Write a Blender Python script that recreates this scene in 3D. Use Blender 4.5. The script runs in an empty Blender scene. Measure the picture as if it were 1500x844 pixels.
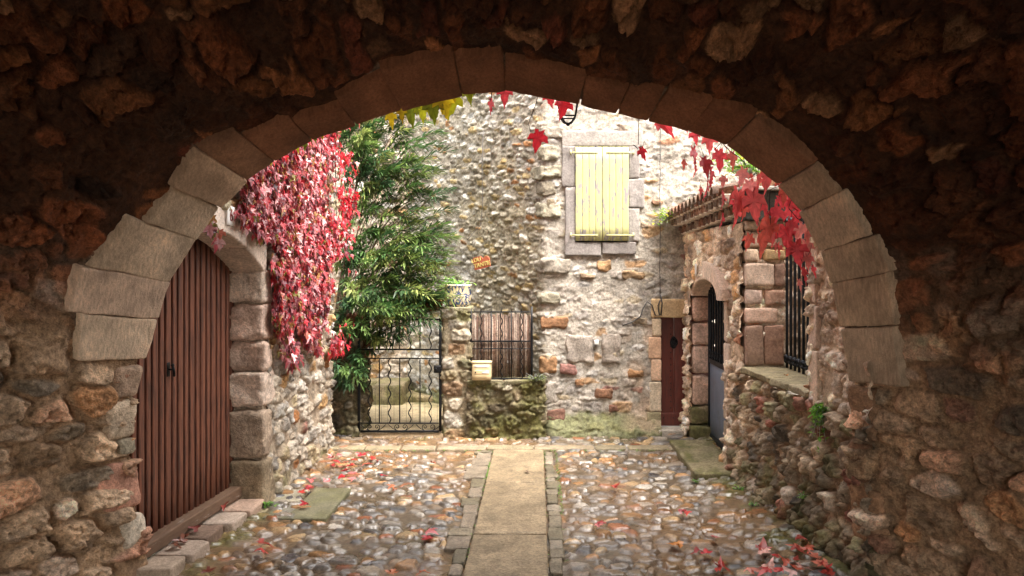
import bpy, math, random
import numpy as np
from mathutils import Vector, Matrix
random.seed(7)
R = math.radians
COL = bpy.context.scene.collection
F_PX = 1100.0; VX, VY = 786.0, 396.0; CH = 2.0

# ------------------------------------------------------------------ helpers
def W(px, py, Y):
    return Vector(((px-VX)/F_PX*Y, Y, CH-(py-VY)/F_PX*Y))
def lin(c):
    c = np.asarray(c, float)
    return np.where(c <= .04045, c/12.92, ((c+.055)/1.055)**2.4)
def hsh(ix, iy, iz, seed):
    with np.errstate(over='ignore'):
        h = (ix.astype(np.int64)*374761393 + iy.astype(np.int64)*668265263 + iz.astype(np.int64)*1440662683 + seed*974634777) & 0xffffffff
        h = ((h ^ (h >> 13))*1274126177) & 0xffffffff
        h = h ^ (h >> 16)
        h = (h*2246822519) & 0xffffffff
        h = h ^ (h >> 15)
    return h/4294967295.0
def vnoise(x, y, z, seed=0):
    if np.ndim(z) == 0:
        x, y = np.broadcast_arrays(np.asarray(x, float), np.asarray(y, float)); z = float(z)
        ix, iy = np.floor(x), np.floor(y); fx, fy = x-ix, y-iy
        fx, fy = [f*f*f*(f*(f*6-15)+10) for f in (fx, fy)]
        ix, iy = ix.astype(np.int64), iy.astype(np.int64); iz = np.int64(int(z*7.3)+11)
        a = hsh(ix, iy, iz, seed); b = hsh(ix+1, iy, iz, seed); c = hsh(ix, iy+1, iz, seed); d = hsh(ix+1, iy+1, iz, seed)
        return (a*(1-fx)+b*fx)*(1-fy)+(c*(1-fx)+d*fx)*fy
    x, y, z = np.broadcast_arrays(np.asarray(x, float), np.asarray(y, float), np.asarray(z, float))
    ix, iy, iz = np.floor(x), np.floor(y), np.floor(z)
    fx, fy, fz = x-ix, y-iy, z-iz
    fx, fy, fz = [f*f*f*(f*(f*6-15)+10) for f in (fx, fy, fz)]
    ix, iy, iz = ix.astype(np.int64), iy.astype(np.int64), iz.astype(np.int64)
    r = 0
    for a in (0, 1):
        for b in (0, 1):
            for c in (0, 1):
                w = (fx if a else 1-fx)*(fy if b else 1-fy)*(fz if c else 1-fz)
                r = r + w*hsh(ix+a, iy+b, iz+c, seed)
    return r
def fbm(x, y, z=0., seed=0, octv=4, gain=.5):
    s = 0; a = 1; t = 0
    for o in range(octv):
        s = s + a*vnoise(x*2**o, y*2**o, z*2**o, seed+o*17); t += a; a *= gain
    return s/t
def sst(a, b, x):
    t = np.clip((x-a)/(b-a), 0, 1); return t*t*(3-2*t)

def stones(U, V, cw, ch, seed, jit=.36, p=3., warp=.35, wvar=.5):
    """irregular coursed rubble: returns F1, edge distance, four random numbers per stone, local x/y"""
    wu = U + warp*cw*(fbm(U/cw*1.1, V/ch*1.1, 3.3, seed+5, 2)-.5)
    wv = V + warp*ch*(fbm(U/cw*1.1, V/ch*1.1, 9.1, seed+6, 2)-.5) + .5*ch*(fbm(U/cw*.28, V/ch*.2, 5.7, seed+7, 2)-.5)
    j0 = np.floor(wv/ch).astype(np.int64)
    F1 = np.full(U.shape, 9.); F2 = np.full(U.shape, 9.)
    LX = np.zeros(U.shape); LY = np.zeros(U.shape); IA = np.zeros(U.shape, np.int64); JA = np.zeros(U.shape, np.int64)
    z0 = np.zeros(U.shape, np.int64)
    for dj in (-1, 0, 1):
        j = j0+dj
        off = .5*(j & 1) + .35*hsh(j, z0, z0, seed+31)
        i0 = np.floor(wu/cw-off).astype(np.int64)
        for di in (-2, -1, 0, 1, 2):
            i = i0+di
            h1, h2, h3, h4, h5 = [hsh(i, j, z0+k, seed+77) for k in range(5)]
            x = (i+off+.5+jit*(h1-.5)*2)*cw
            y = (j+.5+jit*.6*(h2-.5)*2)*ch
            w = 1-wvar/2+wvar*h3; asp = .8+.5*h4
            dx = (wu-x)/(cw*.5*w*asp); dy = (wv-y)/(ch*.5*w/asp**.5)
            an = (h5-.5)*.5; ca, sa = np.cos(an), np.sin(an)
            dx, dy = dx*ca+dy*sa, -dx*sa+dy*ca
            d = (np.abs(dx)**p+np.abs(dy)**p)**(1/p)
            c1 = d < F1
            F2 = np.where(c1, F1, np.minimum(F2, d))
            F1 = np.where(c1, d, F1)
            LX = np.where(c1, dx, LX); LY = np.where(c1, dy, LY); IA = np.where(c1, i, IA); JA = np.where(c1, j, JA)
    rs = [hsh(IA, JA, z0+k, seed+901) for k in range(4)]
    return F1, F2-F1, rs, LX, LY

def pick(pal, r):
    """pal: list of (weight, rgb sRGB 0..255)"""
    w = np.array([q[0] for q in pal], float); w = np.cumsum(w)/w.sum()
    c = lin(np.array([q[1] for q in pal])/255.)
    return c[np.clip(np.searchsorted(w, r), 0, len(pal)-1)]

def masonry(U, V, st, seed):
    """height (m) and colour for a masonry style"""
    F1, e, rs, lx, ly = stones(U, V, st['cw'], st['ch'], seed, st.get('jit', .36), st.get('p', 3.), st.get('warp', .35), st.get('wvar', .5))
    gap = st['gap']*(.5+1.0*fbm(U*3, V*3, 1., seed+3, 3))
    t = np.clip((e-gap)/st['soft'], 0, 1)
    t2 = np.clip((st.get('fmax', 1.25)-F1)/.35, 0, 1)
    t = np.minimum(t, t2)
    bury = sst(st.get('bury', .12), st.get('bury', .12)-.08, rs[3])        # stones hidden under mortar
    t = t*(1-bury)
    dome = (t*(2-t))
    n1 = fbm(U*9, V*9, rs[0]*40, seed+11, 4, .55)-.5
    n2 = fbm(U*34, V*34, rs[1]*40, seed+12, 3, .6)-.5
    facet = np.abs(fbm(U*6+rs[2]*9, V*6, rs[0]*60, seed+13, 2)-.5)
    h = dome*st['h']*(.45+.8*rs[0]) + dome*st['rough']*(1.3*n1+.6*n2) - dome*facet*st['rough']*1.0
    h = h + dome*st['h']*.45*((rs[1]-.5)*lx+(rs[2]-.5)*ly)
    h = h + (1-dome)*st['mr']*(fbm(U*14, V*14, 2., seed+15, 4)-.5)
    h = h + st.get('und', .03)*(fbm(U*1.3, V*1.3, 7., seed+16, 3)-.5)
    sc = pick(st['pal'], rs[2])
    v = (1+st.get('vv', .5)*(rs[1]-.5))*(1+.7*n1+.5*n2)
    hue = (fbm(U*5, V*5, rs[0]*30, seed+18, 3)-.5)
    sc = sc*v[..., None]*(1+hue[..., None]*np.array([.12, 0, -.2]))
    mc = lin(np.array(st['mortar'])/255.)*(1+.5*(fbm(U*5, V*5, 4., seed+19, 4)-.5))[..., None]
    mc = mc*(1-.25*sst(.55, .8, fbm(U*30, V*30, 6., seed+29, 2)))[..., None]
    if st.get('fac'):
        fa = st['fac']; _, eb, rb, xb, yb = stones(U, V, st['cw']*st.get('fs', .34), st['ch']*st.get('fs', .34)*1.3, seed+200, p=2., warp=.7, wvar=.9, jit=.46)
        h = h+(((rb[0]-.5)*xb+(rb[1]-.5)*yb)*fa+(rb[2]-.5)*fa*.8-fa*.4*(1-sst(0, .18, eb)))*(dome*.85+.15+st.get('fm', 0.))
        sc = sc*(1+.3*(rb[3]-.5))[..., None]
    k = sst(.02, .5, t)[..., None]*st.get('kc', 1.)
    cr = np.abs(fbm(U*17, V*17, rs[0]*20+1, seed+21, 4, .65)-.5)*2
    h = h+st['rough']*.9*(cr-.25)*dome+st['rough']*.35*(fbm(U*60, V*60, 3., seed+22, 2)-.5)
    return h, np.clip((mc*(1-k)+sc*k)*st.get('mul', 1.), .004, .9), t

MATS = {}
def new_mat(name):
    m = bpy.data.materials.new(name); m.use_nodes = True
    nt = m.node_tree; nt.nodes.clear()
    out = nt.nodes.new('ShaderNodeOutputMaterial'); b = nt.nodes.new('ShaderNodeBsdfPrincipled')
    nt.links.new(b.outputs[0], out.inputs[0]); MATS[name] = m
    return m, nt, b, out
def N(nt, typ, **kw):
    n = nt.nodes.new(typ)
    for k, v in kw.items():
        if k in n.inputs: n.inputs[k].default_value = v
        else: setattr(n, k, v)
    return n
def mathn(nt, op, a, b=None, c=None):
    n = nt.nodes.new('ShaderNodeMath'); n.operation = op
    for i, x in enumerate((a, b, c)):
        if x is None: continue
        if isinstance(x, (int, float)): n.inputs[i].default_value = x
        else: nt.links.new(x, n.inputs[i])
    return n.outputs[0]
def mix_mul(nt, col, fac):
    n = nt.nodes.new('ShaderNodeMix'); n.data_type = 'RGBA'; n.blend_type = 'MULTIPLY'; n.inputs[0].default_value = 1
    nt.links.new(col, n.inputs[6]); nt.links.new(fac, n.inputs[7]); return n.outputs[2]

def mat_stone(name, rough=.88, scale=45, var=.55, bump=.5, dist=.006, wet=None, spec=.35, tool=None):
    """vertex colour (each stone's own colour) with grain, pits and bump"""
    m, nt, b, out = new_mat(name)
    at = N(nt, 'ShaderNodeAttribute', attribute_name='Col')
    tc = N(nt, 'ShaderNodeTexCoord')
    n1 = N(nt, 'ShaderNodeTexNoise'); n1.inputs['Scale'].default_value = scale; n1.inputs['Detail'].default_value = 8; n1.inputs['Roughness'].default_value = .65
    n2 = N(nt, 'ShaderNodeTexNoise'); n2.inputs['Scale'].default_value = scale*.18; n2.inputs['Detail'].default_value = 5
    n3 = N(nt, 'ShaderNodeTexNoise'); n3.inputs['Scale'].default_value = scale*3.2; n3.inputs['Detail'].default_value = 4
    for n in (n1, n2, n3): nt.links.new(tc.outputs['Object'], n.inputs['Vector'])
    if tool:
        mp = N(nt, 'ShaderNodeMapping'); mp.inputs['Scale'].default_value = tool; mp.inputs['Rotation'].default_value = (0, .25, .1)
        nt.links.new(tc.outputs['Object'], mp.inputs[0]); nt.links.new(mp.outputs[0], n1.inputs['Vector'])
    f = mathn(nt, 'MULTIPLY_ADD', mathn(nt, 'SUBTRACT', n1.outputs['Fac'], .5), var*5.5, 1.)
    f2 = mathn(nt, 'MULTIPLY_ADD', mathn(nt, 'SUBTRACT', n2.outputs['Fac'], .5), var*2.4, 1.)
    f3 = mathn(nt, 'MULTIPLY_ADD', mathn(nt, 'SUBTRACT', n3.outputs['Fac'], .5), var*2.2, 1.)
    ff = mathn(nt, 'MAXIMUM', mathn(nt, 'MULTIPLY', mathn(nt, 'MULTIPLY', f, f2), f3), .08)
    c = N(nt, 'ShaderNodeCombineColor')
    for i in range(3): nt.links.new(ff, c.inputs[i])
    nt.links.new(mix_mul(nt, at.outputs['Color'], c.outputs[0]), b.inputs['Base Color'])
    if wet is None:
        b.inputs['Roughness'].default_value = rough
    else:
        nw = N(nt, 'ShaderNodeTexNoise'); nw.inputs['Scale'].default_value = 1.6; nw.inputs['Detail'].default_value = 3
        nt.links.new(tc.outputs['Object'], nw.inputs['Vector'])
        mr = N(nt, 'ShaderNodeMapRange'); mr.inputs[1].default_value = .4; mr.inputs[2].default_value = .62
        mr.inputs[3].default_value = wet; mr.inputs[4].default_value = rough
        nt.links.new(nw.outputs['Fac'], mr.inputs[0]); nt.links.new(mr.outputs[0], b.inputs['Roughness'])
    b.inputs['Specular IOR Level'].default_value = spec
    hs = mathn(nt, 'ADD', mathn(nt, 'MULTIPLY', n1.outputs['Fac'], .8), mathn(nt, 'MULTIPLY', n3.outputs['Fac'], .35))
    bp = N(nt, 'ShaderNodeBump', Strength=bump, Distance=dist); nt.links.new(hs, bp.inputs['Height'])
    nt.links.new(bp.outputs[0], b.inputs['Normal'])
    return m

def mat_plain(name, rgb, rough=.6, metal=0., var=.25, scale=20, bump=.15, stretch=None, rgb2=None, thr=(.5, .6), spec=.5):
    m, nt, b, out = new_mat(name)
    tc = N(nt, 'ShaderNodeTexCoord'); mp = N(nt, 'ShaderNodeMapping')
    nt.links.new(tc.outputs['Object'], mp.inputs['Vector'])
    if stretch: mp.inputs['Scale'].default_value = stretch
    n1 = N(nt, 'ShaderNodeTexNoise'); n1.inputs['Scale'].default_value = scale; n1.inputs['Detail'].default_value = 8; n1.inputs['Roughness'].default_value = .6
    nt.links.new(mp.outputs[0], n1.inputs['Vector'])
    c0 = lin(np.array(rgb)/255.)
    f = mathn(nt, 'MULTIPLY_ADD', mathn(nt, 'SUBTRACT', n1.outputs['Fac'], .5), var*3, 1.)
    c = N(nt, 'ShaderNodeCombineColor')
    for i in range(3): nt.links.new(mathn(nt, 'MULTIPLY', f, float(c0[i])), c.inputs[i])
    col = c.outputs[0]
    if rgb2 is not None:
        n2 = N(nt, 'ShaderNodeTexNoise'); n2.inputs['Scale'].default_value = scale*.55; n2.inputs['Detail'].default_value = 7; n2.inputs['Roughness'].default_value = .7
        mp2 = N(nt, 'ShaderNodeMapping'); mp2.inputs['Location'].default_value = (3.1, 7.7, 1.9)
        nt.links.new(mp.outputs[0], mp2.inputs['Vector']); nt.links.new(mp2.outputs[0], n2.inputs['Vector'])
        mr = N(nt, 'ShaderNodeMapRange'); mr.inputs[1].default_value = thr[0]; mr.inputs[2].default_value = thr[1]
        nt.links.new(n2.outputs['Fac'], mr.inputs[0])
        mx = nt.nodes.new('ShaderNodeMix'); mx.data_type = 'RGBA'
        nt.links.new(mr.outputs[0], mx.inputs[0]); nt.links.new(col, mx.inputs[6])
        c2 = lin(np.array(rgb2)/255.); mx.inputs[7].default_value = (*c2, 1)
        col = mx.outputs[2]
    nt.links.new(col, b.inputs['Base Color'])
    b.inputs['Roughness'].default_value = rough; b.inputs['Metallic'].default_value = metal
    b.inputs['Specular IOR Level'].default_value = spec
    bp = N(nt, 'ShaderNodeBump', Strength=bump, Distance=.004); nt.links.new(n1.outputs['Fac'], bp.inputs['Height'])
    nt.links.new(bp.outputs[0], b.inputs['Normal'])
    return m

def mat_leaf(name, rough=.4, trans=.35, spec=.5, var=.35, scale=30, coat=0.):
    m, nt, b, out = new_mat(name)
    at = N(nt, 'ShaderNodeAttribute', attribute_name='Col')
    tc = N(nt, 'ShaderNodeTexCoord'); n1 = N(nt, 'ShaderNodeTexNoise'); n1.inputs['Scale'].default_value = scale; n1.inputs['Detail'].default_value = 5
    nt.links.new(tc.outputs['Object'], n1.inputs['Vector'])
    f = mathn(nt, 'MULTIPLY_ADD', mathn(nt, 'SUBTRACT', n1.outputs['Fac'], .5), var*3, 1.)
    c = N(nt, 'ShaderNodeCombineColor')
    for i in range(3): nt.links.new(f, c.inputs[i])
    col = mix_mul(nt, at.outputs['Color'], c.outputs[0])
    nt.links.new(col, b.inputs['Base Color']); b.inputs['Roughness'].default_value = rough
    b.inputs['Specular IOR Level'].default_value = spec; b.inputs['Coat Weight'].default_value = coat
    bp = N(nt, 'ShaderNodeBump', Strength=.25, Distance=.004); nt.links.new(n1.outputs['Fac'], bp.inputs['Height']); nt.links.new(bp.outputs[0], b.inputs['Normal'])
    tr = N(nt, 'ShaderNodeBsdfTranslucent'); nt.links.new(col, tr.inputs['Color'])
    mx = N(nt, 'ShaderNodeMixShader'); mx.inputs[0].default_value = trans
    nt.links.new(b.outputs[0], mx.inputs[1]); nt.links.new(tr.outputs[0], mx.inputs[2]); nt.links.new(mx.outputs[0], out.inputs[0])
    return m

def link(o, parent=None):
    COL.objects.link(o)
    if parent is not None:
        o.parent = parent
        o.location = Vector(o.location)-parent['_base'] if False else o.location
    return o
def mk(name, V, F, mat, col=None, parent=None, smooth=True):
    V = np.asarray(V, np.float32).reshape(-1, 3)
    base = np.array(BASES[parent.name]) if parent is not None and parent.name in BASES else np.zeros(3)
    me = bpy.data.meshes.new(name)
    if isinstance(F, np.ndarray):
        k = F.shape[1]; m = len(F)
        me.vertices.add(len(V)); me.vertices.foreach_set('co', V.ravel())
        me.loops.add(m*k); me.loops.foreach_set('vertex_index', F.astype(np.int32).ravel())
        me.polygons.add(m); me.polygons.foreach_set('loop_start', np.arange(0, m*k, k, dtype=np.int32))
        me.update(calc_edges=True); me.validate()
    else:
        me.from_pydata(V.tolist(), [], F); me.update()
    if smooth: me.polygons.foreach_set('use_smooth', np.ones(len(me.polygons), bool))
    if col is not None:
        ca = me.color_attributes.new('Col', 'FLOAT_COLOR', 'POINT')
        c = np.ones((len(V), 4), np.float32); c[:, :3] = np.asarray(col, np.float32).reshape(-1, 3) if np.ndim(col) > 1 else np.asarray(col)[None]
        ca.data.foreach_set('color', c.ravel())
    me.materials.append(mat)
    o = bpy.data.objects.new(name, me)
    COL.objects.link(o)
    if parent is not None:
        o.parent = parent; o.location = -base
    return o
BASES = {}
def thing(name, label, cat, base=(0, 0, 0), group=None):
    o = bpy.data.objects.new(name, None); o.empty_display_size = .2; COL.objects.link(o)
    o.location = base; BASES[o.name] = tuple(base)
    return tag(o, label, cat, group)
def tag(o, label=None, cat=None, group=None, kind=None):
    if label: o['label'] = label
    if cat: o['category'] = cat
    if group: o['group'] = group
    if kind: o['kind'] = kind
    return o
def gridF(nu, nv, keep=None):
    idx = np.arange(nu*nv).reshape(nu, nv)
    F = np.stack([idx[:-1, :-1], idx[1:, :-1], idx[1:, 1:], idx[:-1, 1:]], -1)
    if keep is not None: F = F[keep]
    return F.reshape(-1, 4)

_rb = {}
def rb_topo(n):
    if n in _rb: return _rb[n]
    d = {}; P = []; F = []
    def vid(i, j, k):
        if (i, j, k) not in d: d[(i, j, k)] = len(P); P.append((i, j, k))
        return d[(i, j, k)]
    for a in range(n):
        for b in range(n):
            for s in (0, n):
                q = [(a, b), (a+1, b), (a+1, b+1), (a, b+1)]
                if s == 0: q = q[::-1]
                F.append([vid(x, y, s) for x, y in q])
                F.append([vid(s, x, y) for x, y in q])
                F.append([vid(y, s, x) for x, y in q])
    P = np.array(P, float)/n; P = .5-.5*np.cos(P*np.pi)
    _rb[n] = (P, np.array(F)); return _rb[n]
class MB:
    def __init__(s): s.V = []; s.F = []; s.C = []; s.n = 0
    def add(s, V, F, c=(.5, .5, .5)):
        V = np.asarray(V, float).reshape(-1, 3)
        s.V.append(V)
        s.F += [[int(i)+s.n for i in f] for f in F]
        c = np.asarray(c, float); s.C.append(np.broadcast_to(c, (len(V), 3)) if c.ndim == 1 else c)
        s.n += len(V)
    def block(s, c8, n=8, r=.015, amp=.012, freq=9, seed=0, c=(.5, .5, .5), cv=.25, moss=0):
        """rounded, roughened stone block from 8 corners ordered [x][y][z]"""
        P, F = rb_topo(n); c8 = np.asarray(c8, float).reshape(2, 2, 2, 3)
        h = np.array([np.linalg.norm(c8[1].mean((0, 1))-c8[0].mean((0, 1))), np.linalg.norm(c8[:, 1].mean((0, 1))-c8[:, 0].mean((0, 1))), np.linalg.norm(c8[:, :, 1].mean((0, 1))-c8[:, :, 0].mean((0, 1)))])/2
        rr = min(r, h.min()*.9)
        q = (2*P-1)*h; inn = np.clip(q, -(h-rr), h-rr); v = q-inn
        l = np.linalg.norm(v, axis=1, keepdims=True); q = inn+np.where(l > 1e-9, v/np.maximum(l, 1e-9)*rr, 0)
        t = (q/h+1)/2; X, Y, Z = t[:, 0:1], t[:, 1:2], t[:, 2:3]
        w = 0
        for a in (0, 1):
            for b in (0, 1):
                for d in (0, 1):
                    w = w+(X if a else 1-X)*(Y if b else 1-Y)*(Z if d else 1-Z)*c8[a, b, d]
        g = [fbm(w[:, 0]*freq, w[:, 1]*freq, w[:, 2]*freq, seed+k*5, 4, .6)-.5 for k in range(3)]
        w = w+amp*2*np.stack(g, 1)
        cc = lin(np.array(c)/255.)*(1+cv*2*(fbm(w[:, 0]*6, w[:, 1]*6, w[:, 2]*6, seed+50, 4)-.5))[:, None]
        if moss:
            k = (moss*sst(.4, .62, fbm(w[:, 0]*7, w[:, 1]*7, w[:, 2]*7, seed+60, 5, .6)))[:, None]; g = fbm(w[:, 0]*30, w[:, 1]*30, w[:, 2]*30, seed+61, 3)[:, None]
            cc = cc*(1-k)+k*(MOSSD*(1-g)+MOSS*g)*1.2
        s.add(w, F, cc)
    def box(s, x0, x1, y0, y1, z0, z1, **k):
        c8 = [[[(x, y, z) for z in (z0, z1)] for y in (y0, y1)] for x in (x0, x1)]
        s.block(c8, **k)
    def sbox(s, x0, x1, y0, y1, z0, z1, c=(.5, .5, .5), bev=.004):
        s.box(x0, x1, y0, y1, z0, z1, n=3, r=bev, amp=0, c=np.array(c), cv=0)
    def tube(s, pts, r, n=8, c=(.5, .5, .5), r2=None, cap=True):
        pts = [Vector(p) for p in pts]; m = len(pts); V = []; up = Vector((.13, .21, .97))
        for i, p in enumerate(pts):
            t = (pts[min(i+1, m-1)]-pts[max(i-1, 0)]).normalized()
            a = t.cross(up)
            if a.length < .15: a = t.cross(Vector((1, .1, 0)))
            a.normalize(); b = t.cross(a)
            rr = r if r2 is None else r+(r2-r)*i/(m-1)
            for k in range(n):
                g = 2*math.pi*k/n; V.append(p+rr*(math.cos(g)*a+math.sin(g)*b))
        F = [[i*n+k, i*n+(k+1) % n, (i+1)*n+(k+1) % n, (i+1)*n+k] for i in range(m-1) for k in range(n)]
        if cap: F += [list(range(n))[::-1], [(m-1)*n+k for k in range(n)]]
        s.add([tuple(v) for v in V], F, c)
    def ball(s, p, r, n=8, c=(.5, .5, .5), sc=(1, 1, 1)):
        V = []; F = []
        for i in range(n+1):
            a = math.pi*i/n
            for k in range(2*n):
                g = math.pi*k/n; V.append((p[0]+r*sc[0]*math.sin(a)*math.cos(g), p[1]+r*sc[1]*math.sin(a)*math.sin(g), p[2]+r*sc[2]*math.cos(a)))
        for i in range(n):
            for k in range(2*n): F.append([i*2*n+k, (i+1)*2*n+k, (i+1)*2*n+(k+1) % (2*n), i*2*n+(k+1) % (2*n)])
        s.add(V, F, c)
    def build(s, name, mat, parent=None, smooth=True):
        F = s.F
        if F and all(len(f) == 4 for f in F): F = np.array(F)
        return mk(name, np.concatenate(s.V), F, mat, np.concatenate(s.C), parent, smooth)

# ------------------------------------------------------------------ materials
M_wall = mat_stone('rubble_stone', .9, 34, .42, .9, .014)
M_dress = mat_stone('dressed_stone', .88, 42, .32, .8, .009)
M_tool = mat_stone('tooled_stone', .88, 34, .26, 1., .012, tool=(1.6, 1.6, .35))
M_vault = mat_stone('vault_stone', .9, 30, .5, 1., .025)
M_cob = mat_stone('cobble_stone', .5, 50, .4, .45, .004, wet=.15, spec=.6)
M_slab = mat_stone('paving_slab', .75, 55, .42, .6, .006, wet=.5)
M_leafr = mat_leaf('creeper_leaf', .3, .3, .8, .3, 30)
M_leafh = mat_leaf('backlit_leaf', .45, .4, .4, .35, 24)
M_leafg = mat_leaf('oleander_leaf', .4, .22, .5, .3, 30)
M_weed = mat_leaf('weed_leaf', .5, .4, .4, .3, 60)
M_dry = mat_leaf('fallen_leaf', .35, .1, .6, .45, 40)
M_bark = mat_plain('bark', (92, 74, 56), .9, 0, .4, 30, .5)
M_vine = mat_plain('vine_stem', (40, 26, 24), .8, 0, .4, 40, .5)
M_iron = mat_plain('black_iron', (26, 27, 30), .5, .6, .3, 60, .3)
M_wood = mat_plain('brown_board', (122, 74, 54), .6, 0, .5, 9, .6, (8, 8, .7), (78, 48, 38), (.45, .62))
M_sill = mat_plain('weathered_wood', (104, 80, 62), .8, 0, .45, 12, .7, (6, 1, 6), (150, 140, 130), (.6, .7))
M_rdoor = mat_plain('red_brown_paint', (96, 38, 26), .5, 0, .3, 9, .3, (6, 6, .8), (64, 24, 18), (.5, .75))
M_shut = mat_plain('yellow_paint', (172, 170, 118), .65, 0, .12, 9, .3, (4, 4, 1.1), (132, 126, 128), (.53, .57))
M_hinge = mat_plain('yellow_iron', (172, 168, 122), .55, 0, .2, 40, .3)
M_blue = mat_plain('grey_blue_panel', (104, 114, 132), .5, .1, .25, 6, .15, None, (80, 84, 92), (.55, .75))
M_dark = mat_plain('dark_steel', (34, 38, 44), .5, .5, .25, 30, .2)
M_box = mat_plain('cream_paint', (206, 186, 146), .4, 0, .08, 8, .05)
M_white = mat_plain('white_label', (225, 222, 218), .5, 0, .05, 20, .05)
M_terra = mat_plain('terracotta', (176, 98, 70), .85, 0, .3, 14, .5, None, (120, 86, 70), (.5, .7))
M_sign = mat_plain('orange_clay', (160, 84, 60), .6, 0, .3, 30, .2)
M_letter = mat_plain('yellow_glaze', (190, 172, 104), .5, 0, .1, 30, .1)
M_num = mat_plain('red_brown_enamel', (120, 40, 34), .5, 0, .1, 30, .1)
M_cable = mat_plain('grey_cable', (60, 58, 58), .6, 0, .1, 30, .1)
M_reed = mat_stone('reed', .85, 40, .5, .4, .002)
M_conc = mat_plain('weathered_concrete', (92, 90, 84), .9, 0, .4, 7, .5, None, (52, 52, 48), (.5, .65))

# ------------------------------------------------------------------ styles
PALE = [(34, (190, 178, 162)), (18, (206, 198, 186)), (14, (172, 162, 148)), (9, (184, 148, 104)), (8, (150, 142, 132)), (3, (168, 114, 70)), (8, (196, 180, 148)), (2, (156, 112, 98))]
ST_left = dict(fac=.014, mul=.72, cw=.21, ch=.135, gap=.16, soft=.42, h=.045, rough=.045, mr=.02, pal=PALE, mortar=(186, 168, 146), vv=.45, bury=.14, p=2.5, jit=.42, warp=.5, wvar=.7)
ST_house = dict(mul=.8, kc=.8, fac=.008, cw=.22, ch=.1, gap=.24, soft=.5, h=.014, rough=.028, mr=.022, mortar=(178, 170, 158), vv=.35, bury=.3, p=2.4, wvar=.8, jit=.44, warp=.6,
    pal=[(30, (178, 170, 160)), (14, (194, 188, 180)), (20, (160, 152, 144)), (4, (176, 138, 96)), (2, (160, 104, 66)), (8, (184, 168, 140)), (1, (150, 98, 88)), (6, (136, 130, 122))])
ST_side = dict(mul=.84, fac=.01, cw=.11, ch=.07, gap=.18, soft=.5, h=.022, rough=.03, mr=.025, mortar=(168, 160, 146), vv=.6, bury=.16, p=2.3, wvar=.8, jit=.45,
    pal=[(26, (172, 166, 154)), (20, (198, 194, 186)), (20, (142, 134, 118)), (12, (170, 150, 110)), (10, (120, 112, 100)), (5, (166, 120, 80))])
ST_right = dict(fac=.014, mul=1.6, cw=.2, ch=.145, gap=.2, soft=.4, h=.045, rough=.04, mr=.02, mortar=(154, 134, 114), vv=.5, bury=.08, p=2.6, wvar=.8,
    pal=[(26, (186, 166, 144)), (16, (202, 186, 170)), (18, (156, 140, 124)), (6, (168, 134, 98)), (9, (172, 150, 130)), (2, (154, 108, 82)), (8, (120, 104, 90))])
ST_low = dict(fac=.026, mul=1.75, cw=.17, ch=.15, gap=.2, soft=.36, h=.075, rough=.06, mr=.03, mortar=(128, 108, 88), vv=.6, bury=.05, p=2.4, wvar=.8,
    pal=[(24, (112, 100, 84)), (18, (92, 82, 68)), (16, (140, 124, 104)), (12, (104, 98, 74)), (5, (120, 82, 70)), (8, (152, 140, 126)), (6, (74, 68, 60))])
ST_vside = dict(mul=2.0, fac=.026, cw=.26, ch=.155, gap=.3, soft=.36, h=.085, rough=.055, mr=.03, mortar=(120, 98, 76), vv=.55, bury=.1, p=3.0, wvar=.8, jit=.42,
    pal=[(24, (146, 124, 102)), (16, (130, 108, 86)), (14, (164, 142, 122)), (6, (118, 88, 72)), (6, (146, 108, 76)), (8, (100, 88, 74)), (8, (156, 122, 98))])
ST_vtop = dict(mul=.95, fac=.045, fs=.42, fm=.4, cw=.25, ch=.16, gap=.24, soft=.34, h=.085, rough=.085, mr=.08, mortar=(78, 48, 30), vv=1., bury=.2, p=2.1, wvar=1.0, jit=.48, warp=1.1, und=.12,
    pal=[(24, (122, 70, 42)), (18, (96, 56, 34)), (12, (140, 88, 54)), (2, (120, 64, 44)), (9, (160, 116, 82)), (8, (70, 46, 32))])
ST_pier = dict(fac=.014, mul=.9, cw=.22, ch=.16, gap=.16, soft=.35, h=.035, rough=.035, mr=.015, mortar=(150, 138, 116), vv=.5, bury=.1, p=3, wvar=.6,
    pal=[(26, (150, 140, 122)), (16, (178, 170, 156)), (14, (120, 110, 88)), (6, (140, 116, 92)), (8, (110, 104, 82))])
ST_mossy = dict(fac=.02, mul=.9, cw=.23, ch=.15, gap=.16, soft=.4, h=.045, rough=.06, mr=.03, mortar=(106, 96, 74), vv=.6, bury=.05, p=2.6, wvar=.7,
    pal=[(20, (104, 96, 74)), (14, (126, 112, 92)), (12, (84, 76, 62)), (8, (118, 72, 56)), (8, (150, 140, 120))])
MOSS = lin(np.array((98, 98, 50))/255.); MOSSD = lin(np.array((60, 56, 38))/255.)

def add_moss(col, h, amt, U, V, seed=0, c=None):
    n = fbm(U*4, V*4, 3.3, seed+400, 5, .6)
    k = .8*sst(.5, .72, n*.62+amt*.6)[..., None]*np.clip(amt*3, 0, 1)[..., None]
    g = fbm(U*25, V*25, 1.3, seed+401, 3)[..., None]
    mc = (MOSSD*(1-g)+MOSS*g)*1.3 if c is None else c*(.7+.6*g)
    return col*(1-k)+mc*k, h+.008*k[..., 0]

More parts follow.
